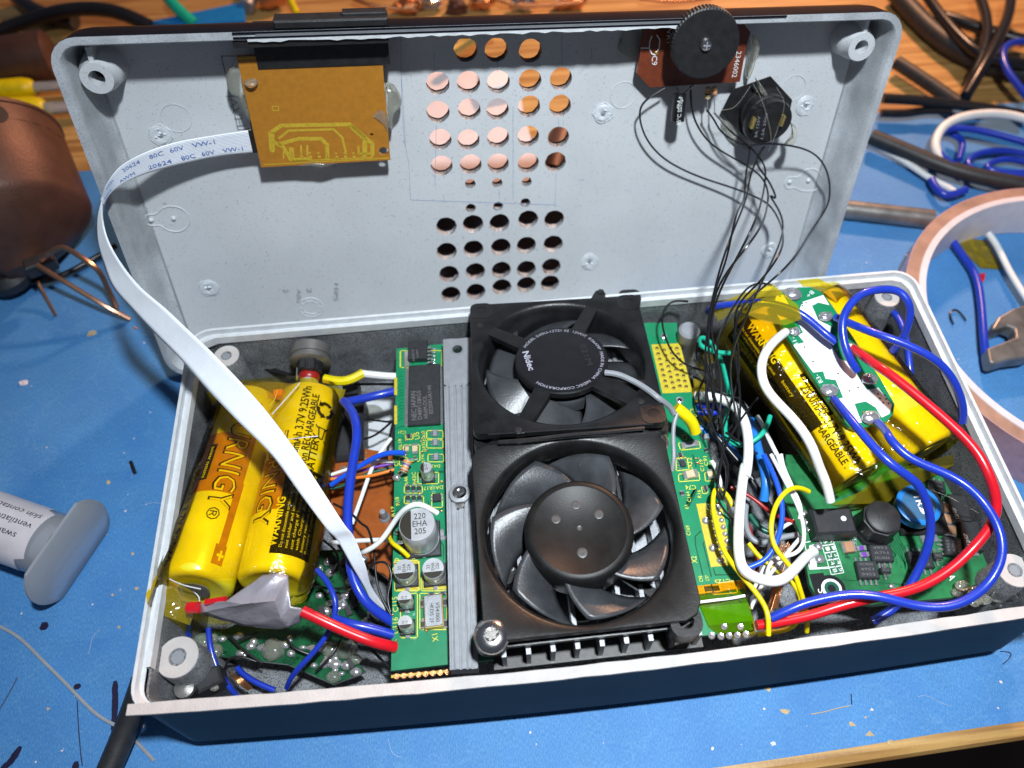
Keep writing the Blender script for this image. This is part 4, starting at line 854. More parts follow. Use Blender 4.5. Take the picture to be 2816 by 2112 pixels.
for ub,vb,hh_ in ((350,905,.38),(355,1100,.38)):
    o,t,x,y=ecap('B4',ub,vb,0,0,.165,hh_,'',pb_,90); captext(o,t,V3((0,1,0)),V3((-1,0,0)),['10','16'],.06,.2)
o,t,x,y=ecap('B3',520,1265,0,0,.155,.5,'',pb_,0); captext(o,t,x,y,['10','16V'],.07,.2)
# crystal
o,q,x,y=boxon('B4',(565,975),.46,.78,.12,1,'crystal_base','gold',pb_); o['label']='gold-rimmed crystal can'
c2=MB().box(q+Z*.16,x,y,Z,.20,.36,.03,.01).build('crystal_lid','silver',o); m=MB(); text(m,'V54.000',pz('B4',578,890,.2),pz('B4',578,1050,.2),Z,.09); text(m,'•KDS 2F',pz('B4',530,900,.2),pz('B4',530,1060,.2),Z,.09); m.build('crystal_marking','ink',c2)
# small chips and passives
for u,v in ((572,912),(575,985),(580,1100)):
    o,q,x,y=boxon('B3',(u,v),.11,.2,.06,-3,'small_chip','grey',pb_); pins(q,x,y,3,.17,.09,o,.06,.025,.03)
o,q,x,y=boxon('B3',(588,1430),.2,.22,.08,0,'small_chip','ic',pb_); pins(q,x,y,2,.2,.12,o,.07,.05,.03)
def chipres(r,u,v,L,Wd,ang,m_='ic',th=.07,ends='solder'):
    o,q,x,y=boxon(r,(u,v),L*.6,Wd,th,ang,'chip_component',m_,pb_,bev=.008)
    m=MB(); m.box(q+x*L*.4+Z*(th/2+.02),x,y,Z,L*.12,Wd*.52,th*.52,.008); m.box(q-x*L*.4+Z*(th/2+.02),x,y,Z,L*.12,Wd*.52,th*.52,.008); m.build('end_caps',ends,o)
for i in range(3): chipres('B3',358+i*44,1357,.2,.09,90); chipres('B3',358+i*46,1435,.2,.09,90)
chipres('B3',363,935,.14,.09,0); chipres('B3',350,1040,.2,.10,90,'tan'); chipres('B3',412,1040,.28,.14,90,'tan'); chipres('B3',320,1130,.14,.08,90)
chipres('B4',445,525,.32,.13,0); chipres('B4',330,375,.2,.10,90,'grey'); chipres('B4',625,350,.2,.12,90,'grey'); chipres('B4',545,835,.16,.08,0); chipres('B4',635,825,.16,.08,0); chipres('B4',475,910,.2,.10,90); chipres('B4',650,900,.2,.10,90); chipres('B4',478,1075,.2,.10,90); chipres('B4',655,1070,.2,.10,90); chipres('B4',270,340,.12,.07,90)
chipres('B7',570,1382,.44,.16,5,'grey'); chipres('B7',490,1465,.14,.1,5); chipres('B7',705,1430,.12,.10,90); chipres('C5',725,218,.36,.2,5,'tan',.12); chipres('C5',928,215,.24,.15,90,'tan',.1); chipres('C5',880,355,.10,.14,5); chipres('C5',645,405,.14,.10,90); chipres('B7',690,1320,.2,.14,0,'grey')
o,q,x,y=boxon('C5',(650,98),.14,.2,.05,8,'resistor_array','ic',pb_); m=MB()
for i in range(18): m.ball(pz('C5',600+(i%5)*22+random.uniform(-5,5),50+(i//5)*30,.03),.022,1,1,.7,6)
m.build('solder_balls','solder',o)
for i,(u,v,mm) in enumerate(((835,1385,'gold'),(905,1375,'ic'),(985,1370,'ic'),(1095,1345,'gold'),(1235,1330,'gold'))): chipres('C5',u,v,.2 if i!=3 else .38,.16 if i!=3 else .22,90 if i!=3 else 3,mm,.09,'gold')
# kapton film over the front right end of the board
m=MB(); a=[pz('C5',*c_,.16) for c_ in ((810,1325),(1280,1275),(1330,1500))]; 
fl=thing('film_patch','glossy amber film stuck over the front right end of the green board','tape',pz('C5',1000,1500,0))
pts=[pz('C5',805,1330,.17),pz('C5',1290,1275,.17),pz('C5',1310,1440,.14),pz('B8',470,1170,.03),pz('B8',500,1300,.03),pz('B8',520,1450,.03),pz('B8',260,1475,.03),pz('B8',140,1380,.03),pz('B8',80,1240,.03),pz('C5',830,1540,.05),pz('C5',800,1480,.10)]
MB().prism(pts,Z,.006).build('film','kapton3',fl)
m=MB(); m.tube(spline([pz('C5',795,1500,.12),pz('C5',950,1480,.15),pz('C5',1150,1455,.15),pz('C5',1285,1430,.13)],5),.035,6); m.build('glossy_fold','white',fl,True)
MB().prism([pz('C5',840,1550,.012),pz('C5',1320,1500,.012),pz('B8',500,1330,.012),pz('B8',140,1370,.012)],Z,.004).build('green_area',mat('lime_solder_mask',(.04,.36,.01),.3),fl)
m=MB()
for u,v in ((165,1450),(240,1455),(305,1450),(370,1448),(265,1380),(395,1380),(440,1440)): m.lathe(pz('B8',u,v,.015),Z,[(.085,0),(.07,.03),(.03,.02),(0,.05)],12,False)
m.build('solder_points','solder',pb_,True)
# carbon resistor soldered on the left of the board
a=pz('B3',360,1115,.42); b_=pz('B3',315,1225,.30); ax=(b_-a).normalized(); L=(b_-a).length
rs=MB().lathe(a,ax,[(.03,0),(.10,.03),(.115,.08),(.085,.13),(.085,L-.13),(.115,L-.08),(.10,L-.03),(.03,L)],16).build('banded_resistor','tan',pb_,True)
for i,cc in enumerate(('orange','purple','orange','redd')): MB().lathe(a+ax*(.05+.08*i),ax,[(.118 if i in(0,3) else .092,0),(.118 if i in(0,3) else .092,.03)],14,False).build('colour_band',cc,rs,True)
wire('resistor_lead','solder',.02,[a,pz('B3',400,1090,.4),pz('B3',430,1110,.2)],parent=rs); wire('resistor_lead','solder',.02,[b_,pz('B3',285,1245,.15)],parent=rs)
MB().ball(pz('B3',265,1262,.08),.10,1.1,.9,.9).build('solder_blob','solder',pb_,True); 
# grommet / plastic pin by the right strip
q=P('B7',570,460,2.9); MB_=MB().lathe((q.x,q.y,.3),Z,[(.3,0),(.28,2.2),(.30,2.25),(.30,2.6),(.24,2.66),(.0,2.68)],24); tag(MB_.build('plastic_post','grey',None,True),'round grey plastic post beside the gold hole pad','post')
# ================================================================ battery cells
def cell(parent,p0,p1,R,name='cell'):
    ax=(p1-p0).normalized(); L=(p1-p0).length; up=(Z-ax*Z.dot(ax)).normalized(); rt=up.cross(ax)*-1
    if rt.x<0: rt=-rt
    o=MB().lathe(p0,ax,[(.0,0),(R*.55,.0),(R*.6,-.02),(R*.8,-.02),(R*.93,.01),(R,.09),(R,L-.09),(R*.93,L-.01),(R*.82,L+.02),(R*.72,L),(R*.45,L-.03),(0,L-.03)],48,False,x=up).build(name,'celly',parent,True)
    def pos(t,ang,e=0):
        a=math.radians(ang); return p0+ax*(L*t)+(up*math.cos(a)+rt*math.sin(a))*(R+e)
    return o,pos,L
def cpatch(o,pos,t0,t1,a0,a1,m_,name='label_area',e=.006,slant=0):
    n=max(2,int(abs(a1-a0)/6)); rows=[[pos(t0+slant*i/n,a0+(a1-a0)*i/n,e),pos(t1+slant*i/n,a0+(a1-a0)*i/n,e)] for i in range(n+1)]
    return MB().loft(rows,False).build(name,m_,o,True)
def ctext(m,pos,s,t0,t1,ang,h,L,R,down=True,e=.010,bold=0,rep=None):
    """print along the cell; down: reads from t0 to t1 with letter tops to the right"""
    vs,fs,wd=textmesh(s,bold); sgn=1 if down else -1
    if h>.12: vs,fs=fine(vs,fs,.12)
    m.add([pos(t0+(t1-t0)*q[0]/wd,ang+sgn*math.degrees(q[1]*h/.72/R),e) for q in vs],fs)
def wrap(parent,cells,R,m_='kapton',grow=.05,name='amber_film'):
    """film pulled round two cells"""
    (a0,a1),(b0,b1)=cells; loops=[]; random.seed(3); ax=((a1-a0)+(b1-b0)).normalized(); up=(Z-ax*Z.dot(ax)).normalized(); rt=(b0-a0); rt=(rt-ax*rt.dot(ax)).normalized(); up=(up-rt*up.dot(rt)).normalized()
    for i in range(15):
        t=-.035+1.07*i/14; A=a0.lerp(a1,t); B_=b0.lerp(b1,t); g=R+grow-(.10 if i in(0,14) else 0); l=[]
        for j in range(40):
            an=2*math.pi*j/40; c_=A if math.cos(an)<0 else B_
            l.append(c_+(rt*math.cos(an)+up*math.sin(an))*(g+random.uniform(-.012,.03)))
        loops.append(l)
    return MB().loft(loops).build(name,m_,parent,True)
R=.86
# left pack
lpk=thing('battery_pack','yellow two-cell battery pack on the left, crossed by the white ribbon cable','battery pack',P('o',560,1080,.6))
a0,a1=P('o',545,872,1.75),P('o',420,1272,2.65); b0,b1=P('o',675,862,1.85),P('o',592,1262,2.35)
oA,pA,LA=cell(lpk,a0,a1,R,'left_cell'); oB,pB,LB=cell(lpk,b0,b1,R,'right_cell')
oA.name='cell'; oB.name='cell'
cpatch(oA,pA,.03,.44,-88,-36,'cellk'); cpatch(oA,pA,.30,.62,-36,50,'cello','orange_tint',.004); cpatch(oA,pA,.55,.92,40,52,'cello','brown_strip'); cpatch(oA,pA,.86,.95,36,54,'cello','plus_box',.009); cpatch(oA,pA,.10,.145,30,42,'cello','minus_box')
m=MB(); ctext(m,pA,'TURNIGY',.16,.70,4,.56,LA,R,bold=.02); ctext(m,pA,'2500mAh 3.7V 9.25Wh',.46,.96,-42,.22,LA,R,bold=.02); ctext(m,pA,'Li-ion RECHARGEABLE',.46,.90,-58,.17,LA,R,bold=.02); ctext(m,pA,'BATTERY',.48,.66,-72,.16,LA,R,bold=.02); ctext(m,pA,'®',.70,.76,8,.30,LA,R)
m.build('printed_text','ink',oA)
m=MB(); ctext(m,pA,'TURNIGY',.163,.697,6,.52,LA,R,e=.016,bold=-.008); m.build('letter_fill','outline_ink',oA)
m=MB(); ctext(m,pA,'WARNING',.06,.24,-48,.17,LA,R,bold=.02); ctext(m,pA,'+',.885,.93,40,.22,LA,R,bold=.04); ctext(m,pA,'•Do not disassemble or short circuit battery',.04,.43,-62,.08,LA,R); ctext(m,pA,'•Do not heat or incinerate battery',.04,.40,-72,.08,LA,R); m.build('printed_text','celly',oA)
m=MB(); ctext(m,pA,'power systems',.38,.55,-20,.11,LA,R,bold=.01,e=.014); cp_=cpatch(oA,pA,.365,.56,-23,-10,'cellk','label_pill',.010); m.build('printed_text','celly',oA)
cpatch(oB,pB,.50,.93,2,70,'cellk'); cpatch(oB,pB,.40,.43,-10,95,'cellw','white_band'); cpatch(oB,pB,.02,.46,72,92,'cellw','white_edge'); cpatch(oB,pB,.44,.72,-60,2,'cello','orange_tint',.004)
m=MB(); ctext(m,pB,'2500mAh 3.7V 9.25Wh',.50,.04,14,.22,LB,R,False,bold=.02); ctext(m,pB,'Li-ion RECHARGEABLE',.52,.08,30,.19,LB,R,False,bold=.02); ctext(m,pB,'BATTERY',.52,.30,45,.21,LB,R,False,bold=.02); ctext(m,pB,'MADE IN CHINA   UN38.3',.50,.14,70,.07,LB,R,False); ctext(m,pB,'TURNIGY',.30,.80,-42,.5,LB,R,bold=.03); fm=MB(); ctext(fm,pB,'TURNIGY',.303,.797,-40,.46,LB,R,e=.016,bold=-.008); fm.build('letter_fill','outline_ink',oB)
# recycling arrows and crossed bin
def cshape(pts): m.add([pB(t,a,.011) for t,a in pts],[tuple(range(len(pts)))])
for kk in range(3):
    c_=kk*2*math.pi/3+.3
    def rp(r_,an): return (.155+r_*math.cos(an)/LB,46+math.degrees(r_*math.sin(an)/R))
    cshape([rp(.16,c_),rp(.16,c_+.5),rp(.16,c_+1.0),rp(.16,c_+1.45),rp(.26,c_+1.45),rp(.26,c_+1.0),rp(.26,c_+.5),rp(.26,c_)][::1]); cshape([rp(.12,c_+1.4),rp(.22,c_+2.0),rp(.32,c_+1.4)])
def cline(t0,a0_,t1,a1_,w_=.018):
    dt,da=(t1-t0)*LB,(a1_-a0_)*R*math.pi/180; l=math.hypot(dt,da); nt,na=-da/l*w_/LB,math.degrees(dt/l*w_/R)
    cshape([(t0-nt,a0_-na),(t1-nt,a1_-na),(t1+nt,a1_+na),(t0+nt,a0_+na)])
for q_ in ((.25,34,.34,58),(.25,58,.34,34),(.26,38,.26,54),(.26,40,.32,43),(.26,52,.32,50),(.32,43,.32,50)): cline(*q_)
m.build('printed_text','ink',oB)
m=MB(); ctext(m,pB,'WARNING',.90,.66,10,.20,LB,R,False,bold=.02)
for i,s in enumerate(('Do not disassemble or short circuit battery','not solder and incinerate battery','not charge if battery directly','with Charger designed for it','battery requires trained handling','Battery contact Battery only')): ctext(m,pB,s,.90,.52,19+i*8.5,.075,LB,R,False)
m.build('printed_text','celly',oB)
wrap(lpk,((a0,a1),(b0,b1)),R)
fo=MB(); fo.add([P('B2',120,680,3.34),P('B2',270,410,3.1),P('B2',330,560,3.1),P('B2',560,700,3.0),P('B2',470,930,2.6),P('B2',200,830,3.0),P('B2',130,760,3.36)],[(0,1,2,5,6),(2,3,4,5)]); s_=fo.build('loose_film_corner','kapton2',lpk)
fo=MB(); fo.add([P('B1',860,490,2.6),P('B1',1150,495,2.4),P('B1',1720,555,2.3),P('B1',1690,650,2.2),P('B1',1150,640,2.3),P('B1',900,560,2.6)],[(0,1,4,5),(1,2,3,4)]); fo.build('film_flap','kapton2',lpk)
fo=MB(); fo.add([P('B1',605,575,2.5),P('B1',690,560,2.5),P('B1',700,640,2.4),P('B1',655,690,2.4)],[(0,1,2,3)]); fo.build('film_flap','kapton2',lpk)
MB().lathe(a1+(a1-a0).normalized()*.0,(a1-a0),[(.0,.02),(.35,.02),(.36,.06),(.0,.07)],24).build('cell_end','gunmetal',lpk,True)
MB().box(P('B1',1185,595,2.3),(1,0,0),(0,1,0),Z,.12,.10,.1).build('red_insulation','orange',lpk)
for ps,pk_ in ((('B1',(1350,505,3.0),(1250,620,3.1),(1130,755,2.9)),lpk),(('B1',(1170,560,2.6),(1160,620,2.7),(1110,690,2.8)),lpk),(('B1',(1500,930,3.3),(1380,940,3.4),(1260,955,3.2)),lpk),(('B2',(310,560,3.5),(420,610,3.6),(560,640,3.6)),lpk),(('B2',(500,660,3.2),(545,700,3.2),(550,760,3.1)),lpk)):
    wire('fold_glint','cellw',.014,list(ps),parent=pk_,n=5)  # glints along the film folds drawn as whitish tubes
# duct tape tab wrapped round the front joint
dt=thing('grey_tape_tab','lilac-grey tape folded over the wire joint at the front of the left battery pack','tape',P('B2',900,800,2.6))
rows=[[P('B2',535,760,3.15),P('B2',760,740,3.55),P('B2',1050,530,3.6)],[P('B2',560,830,3.1),P('B2',900,760,3.65),P('B2',1180,515,3.75)],[P('B2',700,880,2.9),P('B2',1150,735,3.75),P('B2',1260,530,3.65)],[P('B2',900,940,2.7),P('B2',1200,880,3.3),P('B2',1275,780,3.5)],[P('B2',1150,965,2.5),P('B2',1260,940,3.0),P('B2',1365,800,3.4)],[P('B2',1280,950,2.5),P('B2',1350,910,2.8),P('B2',1370,870,3.2)]]
o=MB().loft(rows,False).build('folded_tape','duct',dt,True); md=o.modifiers.new('s','SUBSURF'); md.subdivision_type='SIMPLE'; md.levels=3; md.render_levels=3; tx=bpy.data.textures.new('folds','CLOUDS'); tx.noise_scale=.45; dm=o.modifiers.new('d','DISPLACE'); dm.texture=tx; dm.strength=.07; dm.mid_level=.5; sd=o.modifiers.new('t','SOLIDIFY'); sd.thickness=.03
wire('red_sleeve','red',.13,['B2',(460,790,3.15),(545,785,3.2)],parent=dt); wire('red_sleeve','red',.07,['B2',(600,745,3.3),(760,720,3.4)],parent=dt)
# right pack
rpk=thing('battery_pack','yellow two-cell battery pack on the right with a white board strapped on top','battery pack',P('o',1810,850,.9)); 
c0,c1=P('o',1622,700,2.75),P('o',1855,1030,2.35); d0,d1=P('o',1765,660,2.85),P('o',1998,975,2.35)
oC,pC,LC=cell(rpk,c0,c1,R); oD,pD,LD_=cell(rpk,d0,d1,R)
cpatch(oC,pC,.02,.38,-88,-28,'cellk'); cpatch(oC,pC,.38,.72,-88,-30,'cellk'); cpatch(oC,pC,.36,.40,-30,40,'cellw','white_band'); cpatch(oC,pC,.78,.81,-50,20,'cellw','white_band'); cpatch(oC,pC,.44,.70,-14,-4,'cellk','label_pill',.009)
m=MB(); ctext(m,pC,'2500mAh 3.7V 9.25Wh',.50,.97,-26,.24,LC,R,bold=.02); ctext(m,pC,'Li-ion RECHARGEABLE .',.53,.96,-42,.19,LC,R,bold=.02); ctext(m,pC,'BATTERY',.55,.72,-56,.20,LC,R,bold=.02); m.build('printed_text','ink',oC)
m=MB(); ctext(m,pC,'WARNING',.06,.32,-40,.19,LC,R,bold=.02); ctext(m,pC,'power systems',.46,.68,-12,.10,LC,R,bold=.01,e=.014)
for i,s in enumerate(('•Do not disassemble or short circuit','•Do not heat and incinerate battery','•Do not use battery directly','designed for it')): ctext(m,pC,s,.04,.37,-50-i*8,.075,LC,R)
ctext(m,pC,'battery',.42,.52,-46,.09,LC,R); ctext(m,pC,'chart only',.56,.70,-58,.08,LC,R); m.build('printed_text','celly',oC)
cpatch(oD,pD,.20,.70,30,80,'cello','warm_lit_zone'); cpatch(oD,pD,.24,.40,58,68,'cellk','label_pill',.010); cpatch(oD,pD,.70,.80,-30,70,'cellw','white_band',.007)  # orange zone and letter fill paint warm lamplight onto this cell
m=MB(); ctext(m,pD,'TURNIGY',.223,.917,38,.38,LD_,R,e=.016,bold=-.008); m.build('letter_fill','cello',oD)
m=MB(); ctext(m,pD,'TURNIGY',.22,.92,36,.42,LD_,R,bold=.03); m.build('printed_text','ink',oD)
wrap(rpk,((c0,c1),(d0,d1)),R,grow=.06)
for c_,a_ in ((c1,c1-c0),(d1,d1-d0)): MB().lathe(c_,a_,[(.0,.0),(.42,.0),(.42,.03),(.3,.05),(0,.06)],24).build('cell_end','gunmetal',rpk,True)
fo=MB(); fo.add([P('B8',1120,400,2.9),P('B8',1250,450,1.9),P('B8',1560,390,1.9),P('B8',2110,80,1.9),P('B8',2100,0,2.6),P('B8',1560,130,2.9),P('B8',1350,300,2.7)],[(0,1,2,6),(2,3,4,5,6)]); fo.build('film_flap','kapton2',rpk)
fo=MB(); fo.add([P('B7',1430,60,4.0),P('B7',1600,45,4.1),P('B7',1730,110,4.0),P('B7',1840,160,3.6),P('B7',1830,300,3.3),P('B7',1760,260,3.6),P('B7',1640,120,4.1),P('B7',1480,110,4.1)],[(0,1,6,7),(1,2,5,6),(2,3,4,5)]); fo.build('film_flap','kapton2',rpk)
# protection board on top
pa_,pb2,pc_=P('o',1700,640,4.15),P('o',1900,900,3.55),P('o',1760,890,3.62)
PF=Fr(pa_,(pb2-pa_),(pa_-pc_).cross(V3((0,0,1))).cross(Z) if False else V3((1,1,0)))
nn=(pb2-pa_).cross(pc_-pa_).normalized(); nn=nn if nn.z>0 else -nn
nn=(nn*.5+Z*.5).normalized()
xx=(pb2-pa_).normalized(); yy=nn.cross(xx); PF=Fr(pa_,xx,yy)
pr_=thing('protection_board','long white and green board with silvery solder joints on top of the right battery pack','circuit board',PF.at('B7',1750,650,-.2))
bo=[('B7',1285,180),('B7',1330,150),('B7',1440,118),('B7',1530,115),('B7',1620,150),('B7',1690,230),('B7',1780,360),('B7',1960,640),('B7',2100,850),('B7',2212,1050),('A7',840,1560),('B7',2200,1130),('B7',2150,1190),('B7',2060,1210),('B7',1920,1255),('B7',1850,1230),('B7',1780,1160),('B7',1560,840),('B7',1340,480),('B7',1230,230)]
bo=[b for b in bo if b[0]=='B7']
MB().plate([fxy(PF,*b) for b in bo],[],PF,0,-.14).build('board','pcb',pr_)
wo=[('B7',1475,235),('B7',1640,180),('B7',1690,260),('B7',1600,240),('B7',1550,265),('B7',1600,380),('B7',1700,430),('B7',1690,560),('B7',1770,690),('B7',1850,720),('B7',1920,830),('B7',1990,940),('B7',2080,920),('B7',2190,1060),('B7',2170,1130),('B7',2110,1160),('B7',2060,1080),('B7',1980,1030),('B7',1890,1050),('B7',1920,1130),('B7',1950,1200),('B7',1880,1210),('B7',1800,1130),('B7',1700,1030),('B7',1800,1000),('B7',1740,860),('B7',1660,850),('B7',1640,790),('B7',1560,800),('B7',1400,580),('B7',1490,560),('B7',1440,500),('B7',1480,480),('B7',1420,370)]
MB().plate([fxy(PF,*b) for b in wo],[],PF,.010,.004).build('white_mask','white',pr_)
MB().prism([PF.at('B7',*c_,.012) for c_ in ((1265,185),(1320,175),(1420,350),(1300,380),(1240,290))],PF.n,.004).build('yellow_mask','yellow',pr_)
m=MB()
for s,u0,v0,u1,v1 in (('B+',1545,140,1500,180),('B1-',1450,585,1410,510),('B3-',1640,875,1600,810),('-',1765,620,1760,605)): text(m,s,PF.at('B7',u0,v0,.014),PF.at('B7',u1,v1,.014),PF.n,.12)
for (u,v) in ((1490,595),(1560,712),(1760,808),(1850,945),(1920,920),(2080,970),(2135,980),(2095,1005),(2145,1010),(2120,1040),(2165,1045)): pass
m.build('silkscreen','whitesilk',pr_)
m=MB()
for (u,v) in ((1490,595),(1560,712),(1760,808),(1850,945),(1920,920),(2080,970),(2135,980),(2095,1005),(2145,1010),(2120,1040),(2165,1045),(1475,245),(1475,265),(1505,240),(1295,188)): m.lathe(PF.at('B7',u,v,.012),PF.n,[(.025,0),(.025,.003)],8)
m.build('pin_holes','ink',pr_)
m=MB()
for (u,v,s) in ((1660,350,.17),(1410,470,.15),(1690,940,.2),(2010,850,.19),(2020,1160,.22),(1860,600,.15),(1400,170,.22)):
    MB().lathe(PF.at('B7',u,v,.013),PF.n,[(s*1.12,0),(s*1.1,.012)],4).build('solder_pad','copper',pr_)
    b_=MB(); b_.ball(PF.at('B7',u,v,.06),s,1.1,.9,.55,10)
    for q_ in b_.v: q_+=V3([random.uniform(-.015,.015) for _ in range(3)])
    b_.build('solder_joint','solder',pr_,True)
fo=MB(); fo.add([P('B7',740,270,3.5),P('B7',980,170,4.3),P('B7',1230,90,4.75),P('B7',1330,170,4.75),P('B7',1440,260,4.7),P('B7',1470,370,4.6),P('B7',1340,420,4.6),P('B7',1180,400,4.6),P('B7',960,300,4.5),P('B7',800,390,3.7)],[(0,1,8,9),(1,2,3,8),(3,4,7,8),(4,5,6,7)]); tag(fo.build('amber_film_strip','kapton2'),'loose amber film strip over the dark blue wire at the top of the right pack','tape')
